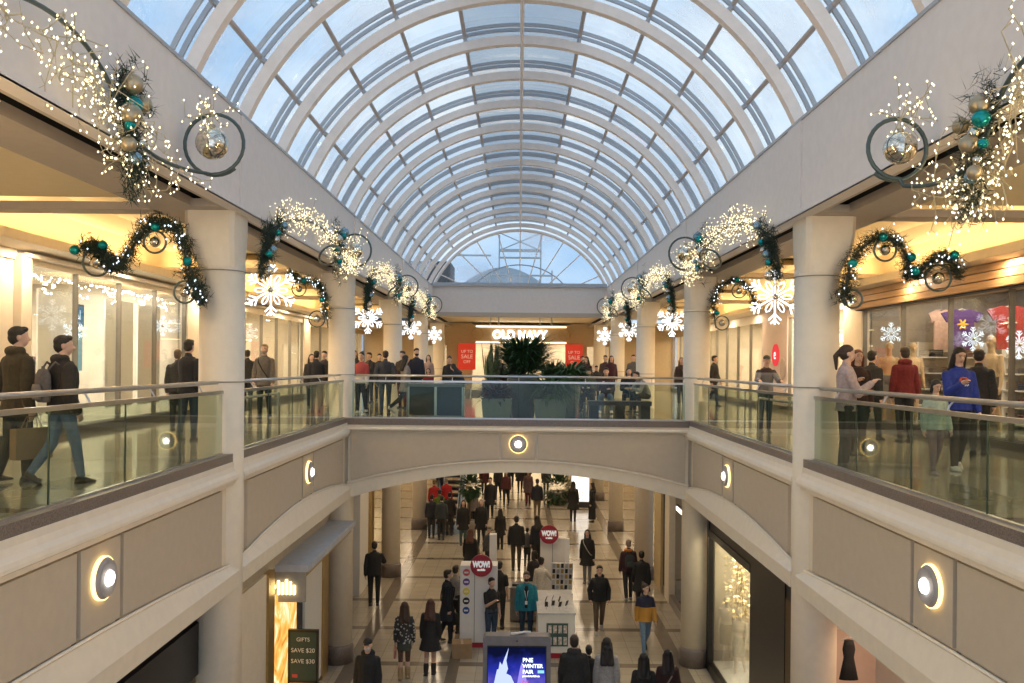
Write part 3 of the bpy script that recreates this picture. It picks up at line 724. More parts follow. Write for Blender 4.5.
# ------------------------------------------------------------ materials of the place
M_cream = mat('painted_cream_plaster', (.80,.71,.57), .55, var=.03)
M_panel = mat('beige_panel', (.56,.48,.375), .6, var=.03)
M_trim = mat('pale_cornice_paint', (.84,.75,.62), .5, var=.03)
M_fascia = mat('grey_white_paint', (.76,.70,.67), .6, var=.03)
M_soffit = mat('taupe_soffit_paint', (.50,.43,.36), .6, var=.03)
M_coffer = mat('warm_ceiling_paint', (.78,.66,.44), .7, var=.02)
M_gran = mat('brown_granite', (.19,.15,.13), .3, var=.45, scale=90)
M_steel = mat('brushed_steel', (.55,.54,.53), .28, metal=1.0, var=.05)
M_black = mat('black_lacquer', (.012,.010,.009), .3, var=.05)
M_slot = mat('black_slot', (.01,.008,.007), .8, var=0)
M_ribp = mat('pale_steel_rib', (.88,.77,.70), .45, var=.04)
M_mull = mat('grey_mullion', (.44,.46,.50), .4, var=.05)
M_gold = mat('bronze_gold_trim', (.50,.34,.13), .35, metal=.8, var=.08)
M_white = mat('white_laminate', (.78,.76,.73), .4, var=.02)
M_glass = glassmat('green_tinted_glass', (.79,.85,.79), .022)
M_clear = glassmat('clear_shop_glass', (.93,.95,.94), .03)
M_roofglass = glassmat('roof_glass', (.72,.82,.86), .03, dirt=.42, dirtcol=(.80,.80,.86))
M_roofdark = glassmat('roof_glass_dark_tint', (.36,.44,.50), .05, dirt=.18, dirtcol=(.45,.47,.5))  # darker tinted glass for the crown panes
M_lamp = emis('lamp_white', (1,.93,.82), 8)
M_halo = emis('lamp_halo', (1,.66,.22), 3.2)
M_flow = tilefloor('floor_low_stone', (.50,.44,.35), (.44,.385,.305), (.155,.125,.10), 0, 19.45, 2.62, .16, [(1.3,1.55),(3.55,3.9)])
M_fup = tilefloor('floor_up_stone', (.42,.39,.31), (.37,.35,.28), (.16,.14,.11), 0, 19.6, 3.95, .09, [(4.0,4.45),(7.6,8.3)])
M_shopwall = mat('shop_wall_cream', (.75,.68,.56), .6, var=.03)

COLZ = [11.7, 19.6, 27.5, 35.4, 43.3]
# ------------------------------------------------------------ floors
f = MB().box(-15, 15, -4, 62, LOW-.3, LOW).build('floor', M_flow); struct(f)
UPX = 3.95
for s in (-1, 1):
    f = MB().box(s*UPX, s*15, -4, 46.5, -.35, 0).build('floor', M_fup); struct(f)
f = MB().box(-UPX, UPX, 19.5, 35.5, -.35, 0).box(-UPX, -4.4+3.5, 35.5, 46.5, -.35, 0) if False else None
g = MB(); g.box(-UPX, UPX, 19.45, 34.0, -.35, 0); g.box(-1.6, UPX, 34.0, 46.5, -.35, 0); g.box(-UPX, -3.9, 34.0, 46.5, -.35, 0); g.box(-3.9,-1.6,44.5,46.5,-.35,0)
struct(g.build('floor', M_fup))
# lower ceiling beyond the bridge and under the walkways
for s in (-1, 1):
    struct(MB().box(s*4.6, s*15, -4, 62, -.75, -.40).build('ceiling', M_cream))
g = MB(); g.box(-4.6, 4.6, 20.6, 33.8, -.75, -.40); g.box(-1.6, 4.6, 33.8, 62, -.75, -.4); g.box(-4.6,-3.95,33.8,62,-.75,-.4); g.box(-3.95,-1.6,46.5,62,-.75,-.4)
struct(g.build('ceiling', M_cream))

# ------------------------------------------------------------ columns
def column(s, Z, label):
    X = s*4.09
    r = thing('column', label, 'column', (X, Z, LOW), 0, None)
    n = 32
    MB().lathe([(.30, .42), (.30, 8.2)], n=n).build('shaft', M_cream, r, True)
    # square capital melting into the round shaft
    rr = []
    cx = s*.10
    for i in range(9):
        t = i/8.0; z = 8.15 + (8.9-8.15)*t
        e = 1 - (1-t)**3
        ring = []
        for k in range(n):
            a = 2*PI*(k+.5)/n
            c_, s_ = math.cos(a), math.sin(a)
            m_ = max(abs(c_), abs(s_))
            q = Vector((c_*.335/m_, s_*.335/m_, 0)); p = Vector((c_*.30, s_*.30, 0))
            v = p.lerp(q, e); ring.append((v.x+cx*e*.85, v.y, z))
        rr.append(ring)
    rr = rr[:9]
    g = MB(); g.rings(rr)
    g.build('capital', M_cream, r, False)
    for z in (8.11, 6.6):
        MB().tube([(.302*math.cos(2*PI*i/32), .302*math.sin(2*PI*i/32), z) for i in range(32)], .008, 6, True).build('collar_ring', mat('collar_taupe', (.30,.27,.24), .5), r)  # thin ring, darker in colour than the shaft
    MB().lathe([(.34,0),(.34,.36),(.31,.42)], n=n).build('base', M_gran, r, True)
    return r
ordn = ['nearest','second','third','fourth','farthest']
for i, Z in enumerate(COLZ):
    column(-1, Z, '%s round cream column with square capital on the left side of the atrium' % ordn[i])
    column(1, Z, '%s round cream column with square capital on the right side of the atrium' % ordn[i])

# ------------------------------------------------------------ side spandrels (balcony fronts)
def halo_lamp(label, loc, nx, ny):
    """round disc lamp facing direction (nx,ny)"""
    r = thing('wall_lamp', label, 'lamp', loc, math.atan2(ny, nx)-PI/2, 'round halo lamps on the balcony fronts')
    # local +Y is outward
    g = MB()
    def disc(y0, y1, r0, r1, name, m, n=36):
        b = MB(); b.rings([[(r0*math.cos(2*PI*k/n), y0, r0*math.sin(2*PI*k/n)) for k in range(n)], [(r1*math.cos(2*PI*k/n), y1, r1*math.sin(2*PI*k/n)) for k in range(n)]])
        return fixn(b.build(name, m, r))
    disc(.0, .035, .205, .205, 'halo_ring', M_halo)
    disc(.036, .07, .195, .17, 'disc', mat('lamp_disc_grey', (.34,.32,.32), .5, var=.1))
    disc(.071, .095, .075, .065, 'lens', M_lamp)
    return r
tcount = 0
def arcz(t, zend, zmid): return zmid + (zend-zmid)*(2*t-1)**2
def side_spandrel(s, Za, Zb, lampZ, nm, lab):
    root = struct(empty('trim_%d' % nm, (0,0,0)))
    X = lambda v: s*v
    # wall body
    MB().box(X(3.93), X(4.25), Za, Zb, -1.68, -.02).build('wall_body', M_cream, root)
    MB().box(X(3.86), X(4.06), Za, Zb, .02, .13).build('granite_curb', M_gran, root)
    prof = [(3.93,.02),(3.85,.02),(3.85,-.05),(3.83,-.11),(3.80,-.15),(3.79,-.19),(3.79,-.22),(3.83,-.24),(3.84,-.29),(3.93,-.29)]
    fixn(MB().prism([(X(a), b) for a, b in prof], 'y', Za, Zb).build('cornice', M_trim, root))
    # beam below
    zc, zb = -1.47, -1.68
    n = 24
    pts = [Za + (Zb-Za)*i/n for i in range(n+1)]
    az = [arcz(i/n, -1.40, -1.13) for i in range(n+1)]
    g = MB(); vs = []
    for y, z in zip(pts, az): vs += [(X(3.885), y, z), (X(3.79), y, zc)]
    g.add(vs, [(2*i, 2*i+1, 2*i+3, 2*i+2) for i in range(n)]); 
    g.build('splayed_ledge', M_trim, root)
    fixn(MB().box(X(3.79), X(3.93), Za, Zb, zb, zc).build('edge_beam', M_cream, root))
    # raised panels
    gw = .035
    segs = [(Za+.42, lampZ-.41-gw), (lampZ-.41+gw, lampZ+.41-gw), (lampZ+.41+gw, Zb-.42)]
    for a, b in segs:
        if b < a+.1: continue
        m_ = 14; poly = [(a, -.33), (b, -.33)]
        for i in range(m_+1):
            y = b + (a-b)*i/m_; t = (y-Za)/(Zb-Za); poly.append((y, arcz(t, -1.40, -1.13)+.045))
        fixn(MB().prism(poly, 'x', X(3.885), X(3.95)).build('panel', M_panel, root))
    # thin moulding along the arc
    MB().tube([(X(3.885), y, z+.01) for y, z in zip(pts, az)], .02, 6).build('arc_moulding', M_trim, root)
    for y in (lampZ-.41, lampZ+.41):
        MB().box(X(3.925), X(3.932), y-gw, y+gw, -1.2, -.33).build('joint', mat('joint_brown', (.20,.165,.125), .7, var=0), root)
    halo_lamp(lab, (X(3.885), lampZ, -.66), -s, 0)
for s, nmb, side in ((-1, 1, 'left'), (1, 4, 'right')):
    side_spandrel(s, -.5, 11.6, 7.95, nmb, 'round halo lamp on the near %s balcony front' % side)
    side_spandrel(s, 11.8, 19.3, 15.75, nmb+1, 'round halo lamp on the %s balcony front between the first and second columns' % side)
# bridge front
def bridge():
    root = struct(empty('trim_7'))
    Yf = 19.22
    x0, x1 = -3.86, 3.86
    n = 36; xs = [x0 + (x1-x0)*i/n for i in range(n+1)]
    bot = [arcz(i/n, -1.70, -1.08) for i in range(n+1)]
    poly = [(x0, -.02), (x1, -.02)] + [(x, z) for x, z in zip(reversed(xs), reversed(bot))]
    fixn(MB().prism(poly, 'y', Yf+.05, 20.6).build('arched_beam', M_cream, root))
    MB().box(x0, x1, Yf-.08, Yf+.2, .0, .12).box(x0, x1, Yf-.08, Yf+.05, -.02, .0).build('granite_curb', M_gran, root)
    prof = [(Yf+.05,-.02),(Yf-.06,-.02),(Yf-.06,-.07),(Yf-.08,-.10),(Yf-.08,-.13),(Yf-.02,-.15),(Yf+.05,-.15)]
    fixn(MB().prism(prof, 'x', x0, x1).build('cornice', M_trim, root))
    def arc2(t): return arcz(t, -1.33, -.80)
    for a, b in ((x0+.08, -.44), (-.38, .38), (.44, x1-.08)):
        m_ = 14; poly = [(a, -.20), (b, -.20)]
        for i in range(m_+1):
            x = b + (a-b)*i/m_; poly.append((x, arc2((x-x0)/(x1-x0))+.03))
        fixn(MB().prism(poly, 'y', Yf, Yf+.1).build('panel', M_panel, root))
    MB().tube([(x, Yf+.03, arc2(i/n)-.01) for i, x in enumerate(xs)], .03, 8).build('arc_moulding', M_trim, root)
    halo_lamp('round halo lamp at the middle of the bridge front', (0, Yf, -.43), 0, -1)
bridge()

# ------------------------------------------------------------ glass railings
def railing(p0, p1, label, n, off):
    """p0,p1 on the floor plane; off = unit vector towards the walkway"""
    p0 = Vector(p0); p1 = Vector(p1); d = (p1-p0); L = d.length; d.normalize(); off = Vector(off); up = Vector((0,0,1))
    r = thing('glass_railing', label, 'railing', p0)
    st = L/n
    for i in range(n):
        c = d*(st*(i+.5)) + up*.52
        MB().obox(c, d, off, up, st/2-.006, .006, .43).build('glass_panel', M_glass, r)
        jm = mat('glass_edge', (.03,.06,.045), .3, var=0)
        if i: MB().obox(d*(st*i)+up*.52, d, off, up, .006, .007, .43).build('panel_joint', jm, r)
    MB().obox(d*L/2+up*.965, d, off, up, L/2, .022, .022).build('cap_rail', M_steel, r)
    MB().obox(d*L/2+up*.125, d, off, up, L/2, .02, .025).build('base_shoe', M_steel, r)
    MB().tube([d*.02+up*1.09+off*.07, d*(L-.02)+up*1.09+off*.07], .026, 12).build('handrail', M_steel, r, True)
    k = max(2, int(L/1.35))
    for i in range(k):
        c = d*(L*(i+.5)/k)
        MB().tube([c+up*.97, c+up*1.03+off*.03, c+up*1.08+off*.07], .009, 6).build('bracket', M_steel, r)
    return r
for s, side in ((-1,'left'), (1,'right')):
    railing((s*3.97, .2, 0), (s*3.97, 11.38, 0), 'green tinted glass railing with steel handrail on the near %s walkway' % side, 8, (s,0,0))
    railing((s*3.97, 12.05, 0), (s*3.97, 19.2, 0), 'green tinted glass railing between the first and second %s columns' % side, 5, (s,0,0))
railing((-3.78, 19.3, 0), (3.78, 19.3, 0), 'glass railing along the front of the bridge', 6, (0,1,0))
# short accessible rail seen behind the bay glass on each side
for s, side in ((-1,'left'), (1,'right')):
    r = thing('low_handrail', 'short low steel handrail behind the glass of the second bay on the %s' % side, 'handrail', (s*4.55, 14.2, 0))
    MB().tube([(0,-.9,0),(0,-.9,.72),(0,-.85,.78),(0,1.9,.78),(0,1.95,.72),(0,1.95,0)], .022, 10).build('rail', M_steel, r, True)

# ------------------------------------------------------------ upper fascia, soffits, ceilings
ENDZ = 36.9
for s, side in ((-1,'left'), (1,'right')):
    FX = 3.78
    r = struct(MB().box(s*FX, s*3.98, -4, ENDZ, 3.50, 4.70).build('wall_%s_fascia' % side if False else 'wall_%s' % side, M_fascia))
    for i, Z in enumerate([3.8]+COLZ[:4]):
        MB().box(s*(FX-.025), s*FX, Z-.28, Z+.28, 3.44, 4.69).build('pilaster_strip', M_fascia, r)
    MB().prism([(s*3.78,3.50),(s*3.72,3.47),(s*3.72,3.40),(s*3.90,3.40),(s*3.98,3.5)], 'y', -4, ENDZ).build('lower_moulding', M_fascia, r)
    MB().box(s*3.76, s*4.1, -4, ENDZ, 4.70, 4.74).build('skylight_sill', M_mull, r)
    g = MB(); g.box(s*4.30, s*4.95, -4, 46.3, 3.40, 3.52)
    c = struct(g.build('ceiling', M_soffit))
    zs = [3.8]+COLZ
    MB().box(s*3.72, s*3.95, -4, 46.3, 3.401, 3.42).build('soffit_edge', M_soffit, c)
    for z in zs:
        MB().box(s*3.9, s*4.3, z-.62, z+.62, 3.402, 3.5).build('soffit_plate', M_soffit, c)
    MB().box(s*3.9, s*4.35, -4, 46.3, 3.62, 3.66).build('slot_back', M_slot, c)
    MB().box(s*4.30, s*4.34, -4, 46.3, 3.52, 3.64).build('slot_side', M_slot, c)
    # transverse beams, outer beam, coffers
    for z in zs:
        MB().box(s*4.9, s*8.4, z-.34, z+.06, 3.40, 3.50).build('cross_beam', M_soffit, c)
    MB().box(s*7.75, s*8.5, -4, 46.3, 3.22, 3.38).build('wall_beam', M_cream, c)
    MB().box(s*4.9, s*8.6, -4, 50.6, 4.05, 4.15).build('coffer_top', M_coffer, c)
    MB().box(s*4.72, s*4.92, -4, 46.3, 3.5, 4.1).build('coffer_side', M_coffer, c)
    MB().box(s*8.38, s*8.6, -4, 46.3, 3.38, 4.1).build('coffer_side', M_coffer, c)
    MB().box(s*4.94, s*8.38, -4, 11.37, 3.56, 3.60).build('near_ceiling_panel', mat('amber_ceiling_paint', (.88,.74,.48), .7, var=.02), c)
    for i in range(1, len(zs)-1):
        a, b = zs[i]+.5, zs[i+1]-.8
        # inner raised tray with its sloping sides
        x0, x1 = 5.6, 7.3
        g = MB(); 
        o_ = [(s*5.15,a,3.78),(s*7.7,a,3.78),(s*7.7,b,3.78),(s*5.15,b,3.78)]; i_ = [(s*x0,a+.7,3.99),(s*x1,a+.7,3.99),(s*x1,b-.7,3.99),(s*x0,b-.7,3.99)]
        g.add(o_+i_, [(0,1,5,4),(1,2,6,5),(2,3,7,6),(3,0,4,7),(4,5,6,7)])
        g.build('vaulted_tray', M_coffer, c)

def arealight(name, loc, sx, sy, power, col, rot=(0,0,0), spread=None):
    l = bpy.data.lights.new(name, 'AREA'); l.shape = 'RECTANGLE'; l.size = sx; l.size_y = sy; l.energy = power; l.color = col
    if spread: l.spread = spread
    o = bpy.data.objects.new(name, l); C.objects.link(o); o.location = loc; o.rotation_euler = rot
    return o
WARM = (1.0, .70, .34); WW = (1.0, .80, .56); NW = (1.0, .90, .78); CW = (.80,.88,1.0)
# cove lights: lie in the coves and shine up on the trays, plus fill
zs = [3.8]+COLZ
for s in (-1, 1):
    for i in range(1, len(zs)-1):
        z = (zs[i]+zs[i+1])/2; L = zs[i+1]-zs[i]-1.2
        arealight('cove_and_fill_light', (s*5.02, z, 3.56), .1, L, 75, WARM, (PI,0,0))
        arealight('cove_and_fill_light', (s*7.9, z, 3.42), .14, L, 75, WARM, (PI,0,0))
    arealight('cove_and_fill_light', (s*7.66, 4, 3.28), .1, 13.5, 420, WARM, Vector((-s*.75,0,.66)).to_track_quat('-Z','Y').to_euler())  # uplight added beside the wall beam to brighten the near ceiling panel
# ------------------------------------------------------------ skylight
def skylight():
    root = struct(empty('window_1'))
    R, zc = 4.12, EYE+1.68+.02
    th0 = math.asin(3.92/R)
    if True: th = [(-th0) + 2*th0*i/48 for i in range(49)]
    def P(r, t, y): return (r*math.sin(t), y, zc + r*math.cos(t))
    sp = 1.873; Y0 = 13.65
    ys = [Y0 + sp*k for k in range(-9, 13)]
    ys = [y for y in ys if -4 < y < ENDZ+.1]
    for y in ys:
        # inner rib, a curved box section
        w, d = .07, .16
        rr = [[P(R, t, y-w), P(R, t, y+w), P(R+d, t, y+w), P(R+d, t, y-w)] for t in th]
        fixn(MB().rings(rr).build('rib', M_ribp, root))
        # outer double mullion
        for o, hw in ((-.12, .017), (.12, .017)):
            rr = [[P(R+.30, t, y+o-hw), P(R+.30, t, y+o+hw), P(R+.36, t, y+o+hw), P(R+.36, t, y+o-hw)] for t in th]
            fixn(MB().rings(rr).build('mullion', M_mull, root))
        for k in range(-4, 5):
            a = math.radians(13.8*k)
            MB().tube([P(R+.17, a, y), P(R+.33, a, y)], .03, 6).build('standoff', M_mull, root)
    for k in range(-4, 5):
        a = math.radians(13.8*k)
        MB().tube([P(R+.30, a, -4), P(R+.30, a, ENDZ)], .038, 8).build('purlin', mat('purlin_taupe', (.50,.43,.40), .5) if k else M_ribp, root)
    MB().tube([P(R-.03, 0, -4), P(R-.03, 0, ENDZ)], .028, 8).build('ridge_pipe', M_ribp, root)
    # glass shell
    a0 = math.radians(13.8)
    def shell(t0, t1, name, m):
        tt = [t0 + (t1-t0)*i/16 for i in range(17)]; vs = []; fs = []
        yy = [-4, ENDZ]
        for t in tt:
            for y in yy: vs.append(P(R+.36, t, y))
        for i in range(16): fs.append((2*i, 2*i+1, 2*i+3, 2*i+2))
        MB().add(vs, fs).build(name, m, root, True)
    tb = math.radians(70)
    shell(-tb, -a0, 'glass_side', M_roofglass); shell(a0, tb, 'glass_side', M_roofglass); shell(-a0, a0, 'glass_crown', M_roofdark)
    # end lunette
    root2 = struct(empty('window_2'))
    zb = 4.86; yE = ENDZ
    def arcpts(r, n=40):
        t1 = math.acos(min(1, (zb-zc)/r)); return [P(r, -t1 + 2*t1*i/n, yE) for i in range(n+1)]
    MB().tube(arcpts(R-.02), .07, 8).build('arch_frame', M_ribp, root2)
    MB().tube(arcpts(2.45+0.15), .028, 6).build('inner_arch', M_mull, root2)
    for a in (-58,-40.5,-27.6,-13.8,0,13.8,27.6,40.5,58):
        t = math.radians(a); o = P(R-.05, t, yE)
        # spokes lean to a common centre below the sill
        cz = zb-1.2; k = (o[2]-zb)/(o[2]-cz); e = (o[0]*(1-k), yE, zb)
        MB().tube([o, e], .028, 6).build('spoke', M_ribp, root2)
    pl = arcpts(R-.03); MB().add([(p[0], p[1]+.02, p[2]) for p in pl], [tuple(range(len(pl)))]).build('glass', M_roofglass, root2)
    MB().box(-3.78, 3.78, yE-.16, yE+.1, 4.72, 4.88).build('sill', M_mull, root2)
skylight()
struct(MB().box(-3.78, 3.78, ENDZ-.05, ENDZ+.15, 3.58, 4.74).build('wall_back', M_fascia))
struct(MB().box(-4.3, 4.3, ENDZ, 50.6, 3.65, 3.75).build('ceiling', M_coffer))
struct(MB().box(-3.8, 3.8, ENDZ-.1, ENDZ+.3, 3.42, 3.6).build('trim_8', M_soffit))
arealight('cove_and_fill_light', (0, 38.5, 3.1), 6, .3, 45, WARM, (PI*.9,0,0))
# scaffold beyond the end window
sc_ = thing('scaffold', 'grey steel scaffold tower standing outside behind the arched end window', 'scaffold', (0,41,3.2))
for x in (-1.0, 1.0, 1.55, -1.4): 
    MB().tube([(x,0,0),(x,0,4.4 if abs(x) == 1 else 2.7)], .04, 6).build('upright', M_mull, sc_)
for z in (2.45, 3.3, 3.65): MB().tube([(-1.4 if z < 3 else -1.0,0,z),(1.55 if z < 3 else 1.0,0,z)], .05, 6).build('crossbar', M_mull, sc_)
MB().tube([(-3.2,0,3.4),(-1.4,0,3.4)], .05, 6).build('crossbar', M_mull, sc_); MB().tube([(-1.0,0,3.65),(1.0,0,4.5)], .03, 6).build('brace', M_mull, sc_); MB().tube([(1.0,0,3.65),(-1.0,0,4.5)], .03, 6).build('brace', M_mull, sc_)
MB().box(-1.0,1.0,-.2,.2,3.6,3.7).build('deck', M_mull, sc_)
b_ = thing('outside_building', 'dark low building with a pale curved roof outside the end window, lower left', 'building', (0,56,0))
MB().box(-9.5,-4.6,0,4,0,8.1).build('wall', mat('dark_roof_plant', (.06,.06,.065), .8), b_)
g = MB(); g.rings([[(-4.6+7*i/16, y, 6+1.75*math.sin(PI*i/16)) for i in range(17)] for y in (0, 4)], cap=True); fixn(g.build('curved_roof', mat('pale_roof', (.35,.42,.50), .6), b_))

# ------------------------------------------------------------ sky
w = bpy.data.worlds.new('sky'); scene.world = w; w.use_nodes = True
nt = w.node_tree; N = nt.nodes.new; L = nt.links.new; bg = nt.nodes['Background']
tc = N('ShaderNodeTexCoord'); mp = N('ShaderNodeMapping'); mp.inputs['Scale'].default_value = (1,1,2.2); L(tc.outputs['Generated'], mp.inputs[0])
no = N('ShaderNodeTexNoise'); no.inputs['Scale'].default_value = 2.3; no.inputs['Detail'].default_value = 6; no.inputs['Roughness'].default_value = .55; L(mp.outputs[0], no.inputs['Vector'])
r = N('ShaderNodeValToRGB'); e = r.color_ramp.elements; e[0].position = .38; e[1].position = .68
e[0].color = (.38,.53,.74,1); e[1].color = (.84,.85,.88,1)
L(no.outputs['Fac'], r.inputs['Fac']); L(r.outputs[0], bg.inputs['Color']); bg.inputs['Strength'].default_value = 1.25
# ------------------------------------------------------------ shopfronts, upper floor
M_tan = mat('tan_wall', (.50,.37,.22), .6, var=.04)
M_wood = slatmat('oak_slat', (.42,.24,.10), (.52,.32,.15), .1, .02)
M_pink = mat('pink_white_wall', (.72,.60,.56), .6, var=.02)
M_shopback = mat('shop_back_wall', (.62,.55,.44), .6, var=.12, scale=2)
M_dark = mat('charcoal', (.03,.03,.032), .5, var=.1)
M_post = mat('bronze_mullion', (.25,.22,.18), .4, metal=.5, var=.05)
M_red = mat('poster_red', (.62,.035,.02), .5, var=.03, emit=(.7,.05,.02), es=.35)
def shop(side, s, X, Za, Zb, z0, z1, zt, depth, mwall, nposts, plinth=.15, back=None, glass=M_clear, power=120, pcol=WW, floor_=None, door=None):
    """glazed front in the plane |x|=X from Za to Zb; opening z0..z1, wall up to zt; a lit room behind it"""
    r = struct(empty('wall_%s' % side))
    MB().box(s*X, s*(X+.2), Za, Zb, z1, zt).build('header', mwall, r)
    if plinth: MB().box(s*(X-.02), s*(X+.22), Za, Zb, z0, z0+plinth).build('plinth', M_black if side != 'x' else mwall, r)
    for i in range(nposts+1):
        y = Za + (Zb-Za)*i/nposts
        MB().box(s*(X-.01), s*(X+.09), y-.016, y+.016, z0+plinth, z1).build('post', M_post, r)
    MB().box(s*(X+.04), s*(X+.052), Za, Zb, z0+plinth, z1).build('glass', glass, r)
    bm_ = back or M_shopback
    MB().box(s*(X+depth), s*(X+depth+.1), Za, Zb, z0, zt).build('back_wall', bm_, r)
    MB().box(s*(X+.2), s*(X+depth), Za-.06, Za, z0, zt).build('side_wall', bm_, r); MB().box(s*(X+.2), s*(X+depth), Zb, Zb+.06, z0, zt).build('side_wall', bm_, r)
    MB().box(s*(X+.2), s*(X+depth), Za, Zb, zt-.12, zt-.02).build('shop_ceiling', M_shopwall, r)
    arealight('shop_light', (s*(X+depth*.45), (Za+Zb)/2, zt-.16), depth*.5, (Zb-Za)*.8, power, pcol)
    return r
def plainwall(side, s, X, Za, Zb, z0, z1, m, th=.2):
    return struct(MB().box(s*X, s*(X+th), Za, Zb, z0, z1).build('wall_%s' % side, m))
# left side
plainwall('left', -1, 8.4, -4, 14.2, 0, 3.4, M_cream)
struct(MB().box(-8.36, -8.44, -4, 14.1, 3.04, 3.14).box(-8.34,-8.42,-4,14.0,.0,.16).build('trim_9', M_trim))
struct(MB().box(-8.26, -8.6, 14.1, 14.4, 0, 3.1).build('trim_10', M_trim))
shop('left', -1, 8.4, 14.4, 21.4, 0, 3.0, 3.4, 4.2, M_cream, 4, power=360, pcol=NW)
plainwall('left', -1, 8.35, 21.4, 22.6, 0, 3.4, M_cream)
shop('left', -1, 8.4, 22.6, 33.0, 0, 2.9, 3.4, 4.0, M_cream, 6, power=430)
plainwall('left', -1, 8.35, 33.0, 34.0, 0, 3.4, M_cream)
shop('left', -1, 8.4, 34.0, 46.3, 0, 2.9, 3.4, 4.0, M_tan, 6, power=400)
# right side
plainwall('right', 1, 8.4, -4, 12.5, 0, 3.4, M_cream)
shop('right', 1, 8.4, 12.5, 20.75, 0, 2.75, 3.4, 3.6, M_tan, 4, power=190, back=mat('shop_back_grey', (.34,.30,.26), .6, var=.1))
plainwall('right', 1, 8.35, 20.75, 21.9, 0, 3.4, M_cream)
shop('right', 1, 8.4, 21.9, 26.5, 0, 2.9, 3.4, 3.6, M_cream, 2, power=260)
plainwall('right', 1, 8.35, 26.5, 29.2, 0, 3.4, M_pink)
shop('right', 1, 8.4, 29.2, 38.0, 0, 2.9, 3.4, 4.0, M_cream, 5, power=400)
plainwall('right', 1, 8.35, 38.0, 39.0, 0, 3.4, M_cream)
shop('right', 1, 8.4, 39.0, 46.3, 0, 2.9, 3.4, 4.0, M_tan, 4, power=380)
# wooden slat fascia of the right hand shop
r = thing('slat_canopy', 'long oak slat canopy over the right hand shop window', 'canopy', (8.3, 16.7, 2.75))
for k in range(4):
    MB().box(-.22+.04*k, .12, -4.2, 4.05, .02+.155*k, .15+.155*k).build('slat', M_wood, r)
MB().box(-.1, .1, -4.2, 4.05, 0, .62).build('backing', M_dark, r)
# dark plinth strips along both walkways
for s in (-1,1):
    struct(MB().box(s*8.30, s*8.42, -4, 46.3, 0, .14).build('baseboard_%s' % ('left' if s < 0 else 'right'), mat('plinth_dark', (.06,.055,.05), .3, var=.1)))
    struct(MB().box(s*8.22, s*8.42, 12.5 if s > 0 else 14.2, 46.3, 3.1 if s < 0 else 3.36, 3.16 if s < 0 else 3.39).build('trim_%d' % (11 if s < 0 else 12), M_trim))

# hanging white display panels in the left window
for i, (Z, w_, dx) in enumerate([(15.1,.55,.45),(16.4,1.25,.55),(18.9,1.3,.5),(20.4,1.2,.5)]):
    r = thing('hanging_board', ['narrow bright white panel hanging at the left end of the left shop window','wide white panel hanging in the left shop window, left of the screen','wide white panel hanging in the left shop window, right of the screen','wide white panel hanging in the left shop window behind the near column'][i], 'display panel', (-8.4-dx, Z, .35), 0, 'hanging white panels in the left shop window')
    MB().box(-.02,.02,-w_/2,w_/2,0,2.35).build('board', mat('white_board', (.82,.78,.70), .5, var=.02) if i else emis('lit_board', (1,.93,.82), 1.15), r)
    for e_ in (-1,1): MB().tube([(0,e_*w_*.4,2.35),(0,e_*w_*.4,2.62)], .006, 5).build('cable', M_steel, r)
r = thing('screen', 'small dark wall screen with pale figures inside the left shop window', 'screen', (-9.3, 17.7, 1.55), 0)
MB().box(-.04,.02,-.42,.42,.52,1.0).build('frame', M_dark, r); MB().box(.021,.03,-.38,.38,.56,.96).build('display', emis('screen_blue', (.12,.25,.35), .8), r)
MB().box(-.05,.0,-.4,.4,-.4,.45).build('lower_panel', emis('screen_teal', (.35,.55,.52), .7), r)
textobj('digits', 'HIN', .3, emis('screen_text', (.6,.8,.9), 1.2), r, (.035,0,.76), (PI/2,0,PI/2), .002)
# string of lights along the top of the left window
r = thing('window_light_string', 'icicle light string along the top of the left shop window', 'lights', (-8.55, 17.6, 2.88))
MB().tube([(0,-3.0+.3*i,.02*math.sin(i*2)) for i in range(21)], .008, 5).build('wire', M_steel, r)
g = MB()
for i in range(150):
    y = random.uniform(-3.0,3.0); g.ell((random.uniform(-.04,.04), y, -random.uniform(0,.16)*(1+math.sin(y*5))), .018,.018,.018,5,4)
b_ = g.build('bulb', emis('bulb_warmwhite', (1,.88,.70), 9), r); b_['kind'] = 'stuff'

# clothing rails and shelf units inside the shops
def garment(parent, x, y, z, col, w=.42, h=.7, along='y', name='garment'):
    """a hanging shirt: body and two sleeves, a few centimetres thick"""
    pts = [(-.5,-.05),(-.36,-.30),(-.28,-.24),(-.28,-1),(.28,-1),(.28,-.24),(.36,-.30),(.5,-.05),(.16,.06),(0,0),(-.16,.06)]
    poly = [(a*w*1.2, b*h) for a, b in pts]
    g = MB().prism(poly, 'y' if along == 'x' else 'x', -.025, .025)
    o = fixn(g.build(name, mat('gar_%02d%02d%02d' % tuple(int(c*99) for c in col), col, .85, var=.15, scale=12, bump=.3), parent)); o.location = (x,y,z)
    return o
def tshirt(label, loc, col, mark, w=.62, h=.75, rz=0.0):
    r = thing('t_shirt', label, 'shirt', loc, rz)
    garment(r, 0, 0, 0, col, w, h, 'x', 'shirt_body')
    g = MB()
    for k in range(6): a = k*PI/3; g.cap((.0,-.035,-.3),(.11*math.cos(a),-.035,-.3+.11*math.sin(a)), .03,.02,6)
    if mark: g.build('chest_print', mat('print_%02d' % int(mark[0]*99+mark[1]*9), mark, .7, var=0), r)
    MB().tube([(-.2,0,-.02),(0,0,.06),(.2,0,-.02)], .008, 6).build('hanger', M_steel, r)
    MB().tube([(0,0,.06),(0,0,.35)], .005, 5).build('hook', M_steel, r)
    return r
